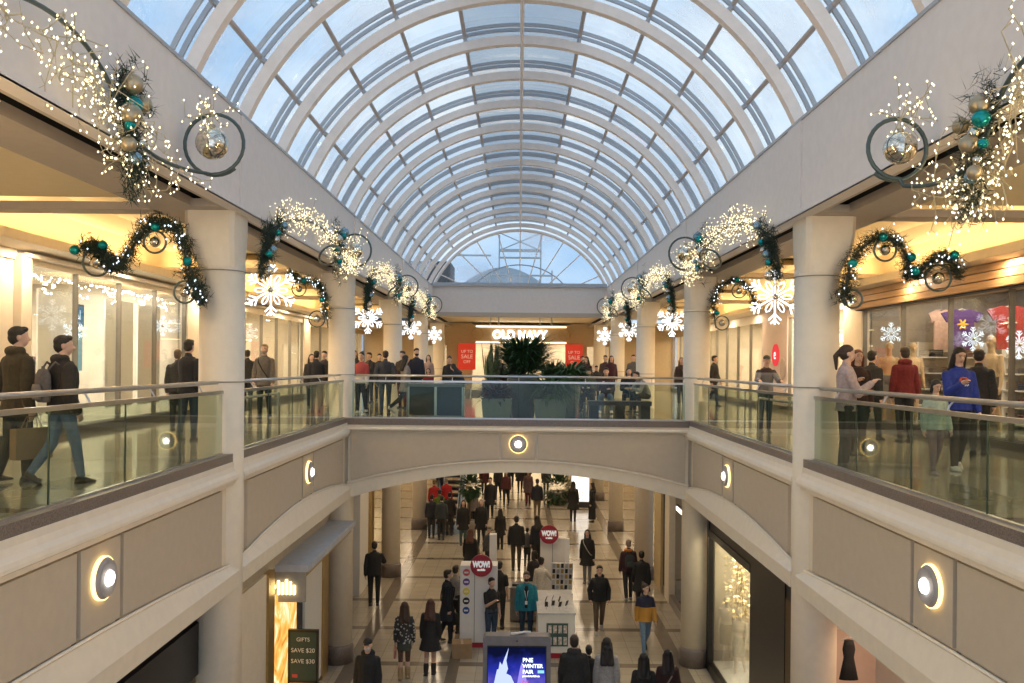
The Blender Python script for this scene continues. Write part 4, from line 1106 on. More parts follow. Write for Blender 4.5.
p_ = at(962,318,19.4); tshirt('purple t-shirt with a yellow flower print hanging in the right shop', p_+Vector((0,0,.15)), (.09,.035,.20), (.8,.5,.08), .80,.85)
p_ = at(1010,318,17.6); tshirt('red t-shirt with pale lettering hanging in the right shop', p_+Vector((0,0,.2)), (.35,.03,.025), (.7,.6,.55), .80,.85)
p_ = at(941,318,20.2); tshirt('pale pink t-shirt hanging left of the purple one in the right shop', p_+Vector((0,0,.15)), (.62,.42,.36), None, .5,.9)
def rail_of_clothes(label, loc, cols, n, ln, rz=0):
    r = thing('clothes_rack', label, 'clothes rack', loc, rz)
    MB().tube([(0,-ln/2,0),(0,-ln/2,1.45),(0,ln/2,1.45),(0,ln/2,0)], .015, 6).build('rail', M_steel, r)
    for s_ in (-1,1): MB().box(-.25,.25,s_*ln/2-.02,s_*ln/2+.02,0,.03).build('foot', M_steel, r)
    for i in range(n):
        c = random.choice(cols); garment(r, 0, -ln/2+ln*(i+.5)/n, 1.40, c, .42, .8, 'x', 'garment')
    return r
darks = [(.05,.04,.04),(.25,.20,.16),(.10,.03,.03),(.03,.05,.09),(.45,.40,.34)]
for i, (s, X, Z, lb) in enumerate([(-1,10.2,24.5,'clothes rack in the left shop behind the grey bearded man'),(-1,10.4,28.0,'clothes rack in the left shop beyond the second left column'),(-1,10.2,30.8,'farther clothes rack in the left shop beyond the second left column'),
        (1,10.0,24.0,'clothes rack in the shop behind the second right column'),(1,10.2,31.0,'clothes rack in the right shop beyond the red round logo'),(1,10.2,34.0,'farther clothes rack in the right shop beyond the red round logo'),
        (1,10.6,14.2,'clothes rack behind the right shop window near the picture edge'),(-1,10.4,17.7,'clothes rack behind the screen in the left shop')]):
    rail_of_clothes(lb, (s*X, Z, 0), darks, 9, 1.6)
def shelf_unit(label, loc, ln, levels, rz, cols, cat='shelf'):
    r = thing('shelf_unit', label, cat, loc, rz)
    for s_ in (-1,1): MB().box(-.2,.2,s_*ln/2-.02,s_*ln/2+.02,0,levels*.38+.1).build('side_panel', M_white, r)
    MB().box(.18,.2,-ln/2,ln/2,0,levels*.38+.1).build('back_panel', M_shopback, r)
    for l in range(levels):
        MB().box(-.2,.18,-ln/2,ln/2,.1+.38*l,.13+.38*l).build('shelf', M_white, r)
    return r
def stacks(r, ln, levels, cols, label, group, n):
    """folded clothes on a shelf unit, each pile of its own"""
    M = r.matrix_basis.copy(); base = None
    for l in range(levels):
        for i in range(n):
            c = random.choice(cols); y = -ln/2 + ln*(i+.5)/n
            m = mat('gar_%02d%02d%02d' % tuple(int(q*99) for q in c), c, .85, var=.15, scale=12, bump=.3)
            w_ = ln/n*.36; h_ = random.uniform(.10,.24)
            bb = MB()
            k = 4
            for q in range(k): bb.rings([[(-.14,-w_,h_*q/k+.004),(.12,-w_,h_*q/k+.004),(.12,w_,h_*q/k+.004),(-.14,w_,h_*q/k+.004)],[(-.15,-w_*1.03,h_*(q+.5)/k),(.13,-w_*1.03,h_*(q+.5)/k),(.13,w_*1.03,h_*(q+.5)/k),(-.15,w_*1.03,h_*(q+.5)/k)],[(-.14,-w_,h_*(q+1)/k-.004),(.12,-w_,h_*(q+1)/k-.004),(.12,w_,h_*(q+1)/k-.004),(-.14,w_,h_*(q+1)/k-.004)]])
            o = fixn(bb.build('folded_clothes', m)); o.location = r.location + Matrix.Rotation(r.rotation_euler.z, 3, 'Z') @ Vector((0, y, .13+.38*l)); o.rotation_euler = r.rotation_euler
            tag(o, label, 'clothes', group)
u1 = shelf_unit('white shelf unit with dark folded goods at the back of the right shop', (11.4, 17.6, 0), 4.2, 5, 0, darks); stacks(u1, 4.2, 5, darks, 'small pile of folded clothes on the shelf unit at the back of the right shop', 'folded piles on the right shop shelves', 9)
u2 = shelf_unit('white shelf unit along the back of the left shop with the hanging panels', (-12.2, 17.6, 0), 3.0, 5, PI, darks); stacks(u2, 3.0, 5, darks, 'small pile of folded clothes at the back of the left shop with the screen', 'folded piles in the left shop', 5)
# round red shop logo on the pink wall
r = thing('shop_sign', 'round red shop sign on the pinkish white wall right of the capped man', 'sign', (8.34, 27.6, 1.75), 0)
g = MB(); g.rings([[(-.03, .36*math.cos(2*PI*k/32), .36*math.sin(2*PI*k/32)) for k in range(32)],[(0, .36*math.cos(2*PI*k/32), .36*math.sin(2*PI*k/32)) for k in range(32)]]); fixn(g.build('disc', emis('sign_red', (.8,.06,.06), .9), r))
textobj('initial', 'e', .5, emis('sign_white', (1,.9,.85), 1.2), r, (-.04,0,.02), (PI/2,0,-PI/2), .004)
g = MB(); g.rings([[(-.02, .26*math.cos(2*PI*k/32), .34*math.sin(2*PI*k/32)) for k in range(32)],[(0, .26*math.cos(2*PI*k/32), .34*math.sin(2*PI*k/32)) for k in range(32)]]); o = fixn(g.build('wall_plaque', mat('plaque_grey', (.5,.42,.38), .6))); o.location = (8.34, 26.85, 1.3); tag(o, 'oval grey plaque on the pinkish white wall below the round red sign', 'plaque')

# ------------------------------------------------------------ far end shop on the upper floor
r = struct(empty('wall_end', (0,46.4,0)))
for a, b in ((-8.4,-5.2),(-3.95,-2.55),(2.75,3.7),(4.9,8.4)):
    MB().box(a, b, 0, .3, 0, 3.6).build('pier', M_tan, r)
MB().box(-5.2, -3.95, 0, .2, 2.35, 3.6).box(3.7,4.9,0,.2,2.35,3.6).build('side_header', M_tan, r)
MB().box(-2.55, 2.75, -.15, .2, 2.45, 3.5).build('sign_board', mat('sign_board_tan', (.50,.36,.22), .5, var=.03), r)
for z in (2.52, 3.38): MB().box(-2.35, 2.55, -.2, -.16, z, z+.05).build('light_line', emis('line_warm', (1,.78,.45), 4), r)
MB().box(-8.4, 8.4, 4.0, 4.1, 0, 3.6).build('back_wall', M_shopback, r)
MB().box(-8.4, 8.4, .3, 4.0, 3.0, 3.1).build('shop_ceiling', M_white, r)
MB().box(-5.2, -3.95, .05, .07, 0, 2.35).box(3.7,4.9,.05,.07,0,2.35).build('glass', M_clear, r)
struct(MB().box(-9,9,46.4,50.6,-.35,0).build('floor', M_fup))
arealight('shop_light', (0.2, 48.2, 2.95), 9, 2.6, 440, WW)
t_ = thing('shop_sign', 'white illuminated letters OLD NAVY over the far end shop entrance', 'sign', (0.02, 46.2, 2.95))
textobj('lettering', 'OLD NAVY', .62, emis('sign_letters', (1,.95,.86), 5), t_, (0,0,0), (PI/2,0,0), .03, bold=.018, width=2.95)
# two round emblems
for x in (-2.25, 2.45):
    r = thing('round_emblem', 'round lattice emblem %s of the far shop sign' % ('left' if x < 0 else 'right'), 'emblem', (x-.0, 46.15, 3.0))
    MB().tube([(.3*math.cos(2*PI*k/24),0,.3*math.sin(2*PI*k/24)) for k in range(24)], .025, 6, True).build('ring', M_gold, r)
    for k in range(3): a = PI*k/3; MB().tube([(.3*math.cos(a),0,.3*math.sin(a)),(-.3*math.cos(a),0,-.3*math.sin(a))], .015, 5).build('bar', M_gold, r)
for (px, lb, dw) in ((467,'red sale poster left of the planters in the far shop window',.95),(574,'red sale poster right of the planters in the far shop window',.95)):
    p_ = at(px, 356, 46.1)
    r = thing('poster', lb, 'poster', (p_.x, 46.1, 1.05))
    MB().box(-dw/2, dw/2, -.02, .02, 0, 1.42).build('sheet', M_red, r)
    for k, tx in enumerate(('UP TO', 'SALE', 'OFF')): textobj('poster_text', tx, .22 if k != 1 else .3, mat('poster_text', (.75,.55,.45), .6, var=0, emit=(.8,.6,.5), es=.3), r, (0,-.03,.98-.28*k), (PI/2,0,0), .002)
for i in range(8):
    rail_of_clothes(['first','second','third','fourth','fifth','sixth','seventh','eighth'][i]+' clothes rack from the left inside the far end shop', (-6.3+1.75*i+(.2 if i > 3 else 0), 48.6, 0), [(.7,.65,.6),(.5,.1,.08),(.1,.15,.3),(.75,.7,.6)], 6, 1.0)

# ------------------------------------------------------------ lower floor shopfronts
Lz = LOW; LT = -.75
# left bay 1 (nearest)
r = struct(empty('wall_left')); X0 = -4.32
MB().box(X0, X0-.2, -4, 11.6, LT-1.35, LT).build('granite_header', M_gran, r)
MB().box(X0+.03, X0-.2, -4, 11.55, -2.85, -2.15).build('black_band', M_black, r)
MB().box(X0, X0-.02, -4, 11.5, Lz+.3, -2.85).build('glass', M_clear, r)
MB().box(X0, X0-.2, -4, 11.6, Lz, Lz+.3).build('plinth', M_gran, r)
MB().box(X0-4, X0-3.9, -4, 11.6, Lz, LT).build('back_wall', mat('lilac_grey_wall', (.30,.28,.30), .6), r)
MB().box(X0-4, X0-.2, 11.6, 11.7, Lz, LT).build('side_wall', M_shopback, r)
arealight('shop_light', (-6.3, 7, LT-.1), 2, 5, 60, NW)
# left bay 2: cream pier, lit poster, white panel, gold trims, projecting canopy
r = struct(empty('wall_left')); X0 = -4.27
MB().box(X0, X0-.2, 11.7, 19.6, -2.25, LT).build('header', mat('sand_header', (.48,.42,.33), .6), r)
MB().box(X0+.06, X0-.1, 13.0, 14.3, Lz, -2.2).build('pier', M_cream, r)
MB().box(X0+.1, X0-.02, 14.3, 14.65, Lz, -2.2).build('gold_trim', M_gold, r)
MB().box(X0+.02, X0-.1, 14.5, 19.3, Lz, Lz+.35).build('plinth', M_dark, r)
MB().box(X0+.0, X0-.1, 16.25, 16.95, Lz+.3, -2.25).build('dark_jamb', M_dark, r)
MB().box(X0+.05, X0-.1, 16.95, 18.4, Lz+.1, -2.25).build('white_panel', M_white, r)
MB().box(X0+.08, X0-.1, 18.4, 18.95, Lz, -2.25).build('gold_trim', M_gold, r)
MB().box(X0-3, X0-2.9, 11.7, 19.6, Lz, LT).build('back_wall', M_shopback, r)
lp = thing('lit_poster', 'glowing orange and gold poster in the lower left shopfront', 'poster', (X0, 15.45, Lz+.45))
def posterglow():
    m = bpy.data.materials.new('poster_glow'); m.use_nodes = True; nt = m.node_tree; nt.nodes.clear(); N = nt.nodes.new; L = nt.links.new
    o = N('ShaderNodeOutputMaterial'); e = N('ShaderNodeEmission'); tc = N('ShaderNodeTexCoord'); no = N('ShaderNodeTexNoise'); no.inputs['Scale'].default_value = 1.8; no.inputs['Detail'].default_value = 6
    no.inputs['Distortion'].default_value = 1.5
    r_ = N('ShaderNodeValToRGB'); el = r_.color_ramp.elements; el[0].position = .35; el[0].color = (.55,.20,.03,1); el[1].position = .62; el[1].color = (1,.85,.5,1)
    el2 = r_.color_ramp.elements.new(.5); el2.color = (.95,.48,.10,1)
    L(tc.outputs['Object'], no.inputs['Vector']); L(no.outputs['Fac'], r_.inputs['Fac']); L(r_.outputs[0], e.inputs['Color']); e.inputs['Strength'].default_value = 1.1; L(e.outputs[0], o.inputs['Surface']); return m
MB().box(.02,.05,-.85,.85,0,2.35).build('lit_sheet', posterglow(), lp)
MB().box(-.02,.045,-.92,-.85,-.05,2.42).box(-.02,.045,.85,.92,-.05,2.42).box(-.02,.045,-.85,.85,2.35,2.42).box(-.02,.045,-.85,.85,-.05,0).build('frame', M_dark, lp)
cn = thing('canopy', 'pale grey projecting canopy with bronze underside over the lower left shopfront', 'canopy', (-4.6, 17.15, -2.45))
MB().box(0, .92, -2.15, 2.15, .12, .24).build('top_slab', mat('canopy_grey', (.52,.53,.56), .5), cn)
MB().box(.0, .84, -2.1, 2.1, .0, .12).build('soffit', M_gold, cn)
MB().box(.1, .86, -2.12, -2.06, -.42, .12).build('front_panel', mat('canopy_panel', (.36,.33,.28), .5), cn)
sg = MB()
for k, (a, h_) in enumerate([(0,.16),(.07,.24),(.14,.2),(.21,.26),(.28,.22),(.35,.16)]): sg.box(.3+a, .335+a, -2.15, -2.12, -.28, -.28+h_)
sg.build('lit_sign', emis('sign_gold', (1,.78,.4), 5), cn)
sb = thing('sandwich_board', 'dark green chalkboard sign on a stand by the lower left shopfront', 'sign', (-3.93, 15.7, Lz), -.05)
MB().box(-.25,.25,-.03,.03,1.0,1.9).build('chalkboard', mat('chalk_green', (.03,.06,.045), .6), sb)
MB().box(-.27,.27,-.028,.028,0,.98).build('lower_panel', mat('board_wood', (.45,.27,.14), .5, var=.25), sb)
MB().box(-.28,-.25,-.04,.04,0,1.93).box(.25,.28,-.04,.04,0,1.93).box(-.28,.28,-.04,.04,1.9,1.94).box(-.28,.28,-.04,.04,.97,1.0).build('frame', M_black, sb)
for k, (tx, sz) in enumerate([('GIFTS',.10),('SAVE $20',.11),('SAVE $30',.11),('',.1)]):
    if tx: textobj('chalk_text', tx, sz, mat('chalk', (.75,.75,.70), .8, var=0), sb, (0,-.035,1.76-.2*k), (PI/2,0,0), .001)
MB().box(-.2,-.1,-.036,-.03,1.06,1.12).build('chalk_line', mat('chalk_red', (.5,.08,.08), .8, var=0), sb)
# left bay 3: black shopfront
r = struct(empty('wall_left')); X0 = -4.75
MB().box(X0, X0-.2, 19.8, 27.3, -2.3, LT).build('header', M_black, r)
MB().box(X0+.2, X0-.15, 19.9, 21.6, Lz, -1.6).box(X0+.05, X0-.15, 23.6, 24.0, Lz, -1.6).build('black_jamb', M_black, r)
MB().box(X0+.12, X0-.1, 25.0, 26.4, Lz, -1.7).build('white_panel', M_white, r)
MB().box(X0+.22, X0-.1, 26.4, 26.9, Lz, -1.7).build('gold_trim', M_gold, r)
MB().box(X0-2.2, X0-2.1, 19.8, 27.4, Lz, LT).build('back_wall', M_dark, r)
MB().box(X0-2.2, X0, 19.7, 19.8, Lz, LT).box(X0-2.2, X0, 27.3, 27.4, Lz, LT).build('side_wall', M_black, r)
ck = thing('lit_pattern_strip', 'vertical strip of small pale lights in the black lower left shopfront', 'light', (X0+.1, 23.8, Lz+.6))
MB().box(-.02,.0,-.12,.12,0,3.2).build('backing', M_black, ck)
g = MB()
for k in range(16): g.tube([(.01, .07*math.cos(a), .1+.2*k+.08*math.sin(a)) for a in [2*PI*q/8 for q in range(8)]], .014, 5, True)
g.build('pattern', emis('pattern_white', (.8,.8,.78), .9), ck)
# right bay 1: open shop, peach interior
r = struct(empty('wall_right')); X0 = 4.4
M_peach = mat('peach_wall', (.70,.50,.38), .6, var=.02)
MB().box(X0, X0+.2, -4, 11.8, -2.0, LT).build('header', M_cream, r)
MB().box(8.0, 8.1, -4, 20, Lz, LT).build('back_wall', M_peach, r)
MB().box(6.6, 6.72, 12.2, 15.6, Lz, -2.6).build('partition', M_white, r)
MB().box(5.6, 8.0, 15.6, 15.7, Lz, LT).build('side_wall', M_peach, r)
MB().box(5.9, 7.9, 15.1, 15.6, -2.95, -2.75).build('wood_shelf', M_wood, r)
arealight('shop_light', (6.4, 11.5, LT-.15), 2.4, 5, 170, (1,.72,.5))
# black dress on a hook
p_ = at(849,637,13.0)
dr = thing('hanging_dress', 'black dress hanging on a rod in the open peach coloured shop', 'dress', (p_.x, 13.0, p_.z-.05))
prof = [(0,.07),(-.08,.09),(-.14,.10),(-.26,.08),(-.36,.10),(-.60,.15)]
fixn(MB().rings([[(rx*math.cos(2*PI*k/12), .05*math.sin(2*PI*k/12), z) for k in range(12)] for z, rx in prof]).build('dress', mat('black_fabric', (.012,.011,.012), .8, bump=.4), dr, True))
MB().tube([(-.12,0,0),(0,0,.05),(.12,0,0)], .008, 6).build('hanger', M_steel, dr)
MB().tube([(0,0,.05),(0,0,.12),(-.3,.0,.22),(.3,0,.22)], .008, 5).build('rod', M_steel, dr)
# right bay 2: black framed display window
r = struct(empty('wall_right')); X0 = 4.34
MB().box(X0, X0+.2, 12.1, 19.4, -2.35, LT).build('header', M_black, r)
MB().box(X0-.01, X0+.12, 13.0, 13.7, Lz, -2.35).build('bronze_jamb', mat('bronze_panel', (.16,.10,.05), .4, metal=.6), r)
MB().box(X0-.02, X0+.2, 13.7, 15.75, Lz, -2.1).build('black_panel', M_black, r)
MB().box(X0-.02, X0+.1, 19.15, 19.35, Lz, -2.1).box(X0-.02, X0+.1, 15.75, 19.2, Lz, Lz+.22).box(X0-.03, X0+.1, 15.75, 19.2, -2.45, -2.3).build('black_frame', M_black, r)
MB().box(X0+.03, X0+.045, 15.75, 19.2, Lz+.2, -2.4).build('glass', M_clear, r)
MB().box(X0+1.2, X0+1.25, 15.6, 19.55, Lz, -2.2).build('display_back', mat('display_back', (.52,.50,.42), .6, var=.08), r)
MB().box(X0+.2, X0+1.2, 15.6, 15.7, Lz, -2.2).box(X0+.2, X0+1.2, 19.5, 19.55, Lz, -2.2).box(X0+.2, X0+1.2, 15.6, 19.3, -2.2, -2.1).build('display_box', M_cream, r)
MB().box(X0+.1, X0+1.2, 15.7, 19.2, Lz, Lz+.22).build('display_floor', M_white, r)
arealight('shop_light', (X0+.65, 17.5, -2.3), .6, 2.6, 75, (1,.86,.6))
gl_ = thing('golden_leaf_garland', 'cascade of golden leaves above the mannequins in the lower right window', 'decoration', (X0+.42, 18.45, Lz+2.1))
g = MB()
for i in range(420):
    y = max(-.9,min(.9,random.gauss(0,.42))); z = random.uniform(-.6,.95); x = random.uniform(-.15,.25)
    a = random.uniform(0,PI); d = Vector((random.uniform(-1,1), random.uniform(-1,1), random.uniform(-1,1))).normalized()*.05; e_ = d.orthogonal().normalized()*.022
    c = Vector((x,y,z)); g.add([c-d, c+e_, c+d, c-e_], [(0,1,2,3)])
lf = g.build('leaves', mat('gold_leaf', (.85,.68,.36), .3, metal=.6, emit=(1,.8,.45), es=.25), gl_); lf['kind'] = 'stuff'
for k in range(9): MB().tube([(random.uniform(-.1,.2), random.uniform(-.6,.6), 1.1),(random.uniform(-.1,.2), random.uniform(-.6,.6), -.6)], .006, 5).build('stem', M_gold, gl_)
# right bay 3
r = struct(empty('wall_right')); X0 = 4.45
MB().box(X0, X0+.2, 19.8, 27.3, -2.0, LT).build('header', mat('dark_bronze_wall', (.09,.06,.04), .4, metal=.4), r)
MB().box(X0-.02, X0+.2, 19.9, 21.4, Lz, -2.0).build('bronze_panel', mat('dark_bronze_wall', (.09,.06,.04)), r)
MB().box(X0+.5, X0+.6, 21.4, 24.6, Lz, -2.0).build('dark_recess', M_black, r)
MB().box(X0-.06, X0+.12, 24.6, 25.3, Lz, -1.2).build('cream_pilaster', M_cream, r)
MB().box(X0-.02, X0+.12, 25.3, 25.8, Lz, -1.2).build('dark_jamb', M_dark, r)
MB().box(X0-.10, X0+.12, 25.8, 27.0, Lz, -1.2).build('gold_pilaster', mat('ochre_pilaster', (.55,.42,.22), .5), r)
MB().box(X0-.05, X0+.1, 19.9, 27.0, Lz, Lz+.25).build('sill', M_gran, r)
ns = thing('neon_sign', 'small white glowing sign over the dark lower right entrance', 'sign', (X0-.06, 22.8, -2.55))
MB().box(0,.05,-.75,.75,-.1,.1).build('sign_plate', M_black, ns)
textobj('lettering', 'BOUTIQUE', .2, emis('neon_white', (1,.93,.8), 3), ns, (-.01,0,0), (PI/2,0,-PI/2), .006) if False else MB().box(-.02,0,-.65,.65,-.05,.05).build('tube_light', emis('neon_white', (1,.93,.8), 2.5), ns)
# farther side walls and end of the lower floor
for s, side in ((-1,'left'),(1,'right')):
    shop(side, s, 8.4, 27.8, 44.0, LOW, -1.6, -.75, 3, M_tan, 7, power=330, pcol=WW)
    shop(side, s, 8.4, 44.4, 61.5, LOW, -1.6, -.75, 3, M_tan, 7, power=330, pcol=WARM)
    struct(MB().box(s*4.95, s*8.4, 27.4, 27.8, LOW, -.75).build('wall_%s' % side, M_tan))
struct(MB().box(-12, 12, 61.8, 62, LOW, -.4).build('wall_end', M_tan))
struct(MB().box(-3.4, 3.4, 61.6, 61.8, LOW, -2).build('far_glow_panel', emis('far_shop_glow', (1,.72,.4), 1.5)))  # added glowing panel in place of the far shop lights
# unseen ceiling lamps, added to light the lower hall
for y in range(22, 62, 5):
    for x in (-2.9, 0.2, 2.9):
        if x < -1 and 34 < y < 47: continue
        arealight('added_downlight', (x, y, -.78), .8, 1.4, 27, WW)
    for x in (-6.4, 6.4):
        if y > 27: arealight('added_downlight', (x, y, -.78), 1.2, 1.6, 30, WW)
for s in (-1,1):  # walkway lamps, not seen, added to brighten the upper floor
    for i in range(len(zs)-1):
        for t in (.3,.75):
            y = zs[i]+(zs[i+1]-zs[i])*t
            o = empty('x') if False else None
            arealight('added_downlight', (s*7.95, y, 3.2), .3, .3, 26, WW)
            arealight('added_downlight', (s*4.65, y, 3.385), .18, .18, 14, WW)
# downlights in the lower soffit of the atrium edge walkways
for s in (-1,1):
    for y in (3, 7, 13.6, 17.4): pass
# ------------------------------------------------------------ planters, bench, counter, kiosk, escalator
M_leaf = mat('leaf_green', (.07,.15,.045), .5, var=.45, scale=6)
M_leaf2 = mat('leaf_dark_green', (.035,.085,.035), .5, var=.5, scale=6)
M_leaf3 = mat('leaf_purple', (.07,.03,.035), .5, var=.4, scale=6)
M_pot = mat('grey_teal_planter', (.13,.16,.16), .35, var=.08)
M_pots = mat('pale_sage_planter', (.25,.28,.24), .4, var=.06)
def blade(g, base, d, ln, w, droop, n=5):
    """a bending strap leaf with a folded section"""
    d = Vector(d).normalized(); side = d.cross(Vector((0,0,1)))
    if side.length < .05: side = Vector((1,0,0))
    side.normalize(); p = Vector(base); vs = []; fs = []
    for i in range(n+1):
        t = i/n; ww = w*(math.sin(PI*(.12+.88*t)))*.5 if t < 1 else .001
        vs += [p - side*ww, p + Vector((0,0,-ww*.25)), p + side*ww]
        d = (d + Vector((0,0,-droop/n))).normalized(); p = p + d*ln/n
    for i in range(n):
        a = 3*i
        fs += [(a,a+1,a+4,a+3),(a+1,a+2,a+5,a+4)]
    g.add(vs, fs)
def foliage(parent, m, n, r0, base_z, ln, w, droop, up=.5, height=.4, name='foliage', seed=1):
    rnd = random.Random(seed); g = MB()
    for i in range(n):
        a = rnd.uniform(0, 2*PI); rr = r0*math.sqrt(rnd.random()); e = rnd.uniform(up*.3, up*1.8)
        b = (rr*math.cos(a)*.5, rr*math.sin(a)*.5, base_z + rnd.uniform(0, height))
        blade(g, b, (math.cos(a), math.sin(a), e), ln*rnd.uniform(.6,1.1), w, droop*rnd.uniform(.5,1.3))
    o = g.build(name, m, parent); o['kind'] = 'stuff' if False else 'part'
    del o['kind']
    return o
def stems(parent, n, r, z0, z1, seed=2):
    rnd = random.Random(seed); g = MB()
    for i in range(n):
        a = rnd.uniform(0,2*PI); g.tube([(r*.3*math.cos(a), r*.3*math.sin(a), z0),(r*math.cos(a), r*math.sin(a), z1)], [.02,.01], 6)
    return g.build('stems', mat('stem_brown', (.10,.07,.04), .8), parent)
def planter(label, px, Y, w, h, m, kind, sq=False):
    p = at(px, 400, Y)
    r = thing('potted_plant', label, 'plant', (p.x, Y, 0))
    if sq:
        fixn(MB().rings([[(-w*.42,-w*.42,0),(w*.42,-w*.42,0),(w*.42,w*.42,0),(-w*.42,w*.42,0)],[(-w/2,-w/2,h),(w/2,-w/2,h),(w/2,w/2,h),(-w/2,w/2,h)],[(-w*.46,-w*.46,h),(w*.46,-w*.46,h),(w*.46,w*.46,h),(-w*.46,w*.46,h)],[(-w*.44,-w*.44,h-.08),(w*.44,-w*.44,h-.08),(w*.44,w*.44,h-.08),(-w*.44,w*.44,h-.08)]]).build('pot', m, r))
    else:
        fixn(MB().lathe([(w*.30,0),(w*.34,.02),(w*.5,h*.75),(w*.5,h*.97),(w*.49,h),(w*.44,h),(w*.43,h-.08)], n=24).build('pot', m, r, True))
    MB().lathe([(w*.44,h-.09),(w*.44,h-.07)], n=16).build('soil', mat('soil', (.03,.02,.015), .9), r)
    sd = int(px)
    if kind == 'bush': foliage(r, M_leaf2, 950, .7, h-.02, .78, .05, .9, 1.2, .6, seed=sd); stems(r, 9, .16, h-.1, h+.6)
    if kind == 'snake':
        rnd = random.Random(sd); g = MB()
        for i in range(34):
            a = rnd.uniform(0,2*PI); q = rnd.uniform(0,.22); blade(g, (q*math.cos(a), q*math.sin(a), h-.08), (.12*math.cos(a), .12*math.sin(a), 1), rnd.uniform(.7,1.15), .09, .02)
        g.build('foliage', mat('snake_leaf', (.14,.17,.07), .45, var=.5, scale=14), r)
    if kind == 'low': foliage(r, M_leaf3, 260, .4, h-.05, .42, .07, 1.0, .9, .2, seed=sd); stems(r, 5, .1, h-.1, h+.25)
    if kind == 'droop': foliage(r, M_leaf, 420, .45, h-.02, .68, .055, 1.7, 1.2, .3, seed=sd); stems(r, 6, .12, h-.1, h+.35)
    if kind == 'grass': foliage(r, M_leaf, 300, .35, h-.05, .62, .045, .8, 2.0, .1, seed=sd)
    return r
planter('tall teal grey round planter with the large dark bushy plant at the bridge centre', 523, 21.4, .82, 1.12, M_pot, 'bush')
planter('square sage planter with a low purple leaved plant left of the tall planter', 497, 20.6, .74, .55, M_pots, 'low', True)
planter('square sage planter with a drooping green plant right of the tall planter', 550, 20.6, .80, .55, M_pots, 'droop', True)
planter('planter with upright spear shaped leaves left of the large bush', 492, 22.8, .55, .95, M_pot, 'snake')
planter('narrow grey planter with grassy leaves at the left end of the planter group', 484, 21.6, .45, .98, M_pot, 'grass') if False else None
planter('round planter with loose reddish foliage between the spear leaves and the bush', 505, 23.6, .6, .95, M_pot, 'low')
planter('planter with a broad green plant right behind the large bush', 552, 23.0, .7, .95, M_pot, 'grass')
planter('planter with feathery green leaves right of the large bush', 569, 22.4, .6, .9, M_pots, 'droop')
u3 = shelf_unit('white shelf unit against the far side wall of the right shop, behind the mannequins', (10.35, 20.45, 0), 1.7, 5, PI/2, darks); stacks(u3, 1.7, 5, darks, 'small pile of folded clothes on the shelf unit behind the right shop mannequins', 'folded piles behind the mannequins', 5)
# dark glass counter
p0 = at(410, 400, 21.2); p1 = at(464, 400, 21.2)
r = thing('glass_counter', 'long dark glass counter with steel frame behind the left half of the bridge rail', 'counter', ((p0.x+p1.x)/2, 21.2, 0)); hw = (p1.x-p0.x)/2
MB().box(-hw,hw,-.35,.35,.08,.80).build('body', mat('dark_glass_body', (.03,.035,.033), .25, var=.1), r)
MB().box(-hw-.04,hw+.04,-.4,.4,.80,.87).build('top', mat('counter_top', (.16,.17,.16), .3), r)
for x in (-hw,-.0,hw): MB().box(x-.03,x+.03,-.38,-.34,0,.8).build('frame_post', M_steel, r)
MB().box(-hw,hw,-.37,-.34,.04,.10).build('bottom_rail', M_steel, r)
# bench
p0 = at(590, 400, 21.2); p1 = at(655, 400, 21.2)
r = thing('bench', 'long dark upholstered bench under the seated group behind the bridge rail', 'bench', ((p0.x+p1.x)/2, 22.0, 0)); hw = (p1.x-p0.x)/2
MB().box(-hw,hw,-.3,.25,.34,.45).build('seat', mat('bench_leather', (.05,.05,.055), .5), r)
for x in (-hw+.15, hw-.15, 0): MB().box(x-.12,x+.12,-.26,.2,0,.34).build('plinth', M_dark, r)
# escalator going up on the lower floor
e0 = at(430,538,34.2); e1 = at(460,538,34.2)
EXa, EXb = e0.x, e1.x
r = thing('escalator', 'escalator with frosted blue glass sides at the far left of the lower floor', 'escalator', ((EXa+EXb)/2, 34.6, LOW)); hw = (EXb-EXa)/2; tn = math.tan(math.radians(30)); Lr = 8.6
M_step = mat('escalator_step', (.06,.06,.065), .4, metal=.5)
for k in range(22):
    MB().box(-hw+.25, hw-.25, .4*k+.4, .4*k+.82, .4*k*tn-.1, .4*k*tn+.02+.0).build('step', M_step, r)
MB().box(-hw+.25, hw-.25, -.6, .4, 0, .03).build('landing_plate', M_steel, r)
for s_ in (-1, 1):
    x = s_*(hw-.12)
    fixn(MB().prism([(-.3,0),(.4,0),(Lr,(Lr-.4)*tn),(Lr,(Lr-.4)*tn+.35),(.4,.35),(-.3,.3)], 'x', x-.13, x+.13).build('side_skirt', mat('pale_blue_steel', (.45,.55,.68), .35, metal=.3, var=.2), r))
    fixn(MB().prism([(-.2,.15),(.4,.15),(Lr,(Lr-.4)*tn+.15),(Lr,(Lr-.4)*tn+.9),(.3,.92),(-.1,.90),(-.3,.6)], 'x', x-.012, x+.012).build('glass_side', glassmat('blue_glass', (.60,.74,.90), .12, dirt=.75, dirtcol=(.55,.68,.88)), r))
    MB().tube([(x,-.35,.35),(x,-.42,.6),(x,-.3,.88),(x,0,.96),(x,.4,.96),(x,Lr,(Lr-.4)*tn+.96)], .04, 8).build('handrail', M_black, r, True)
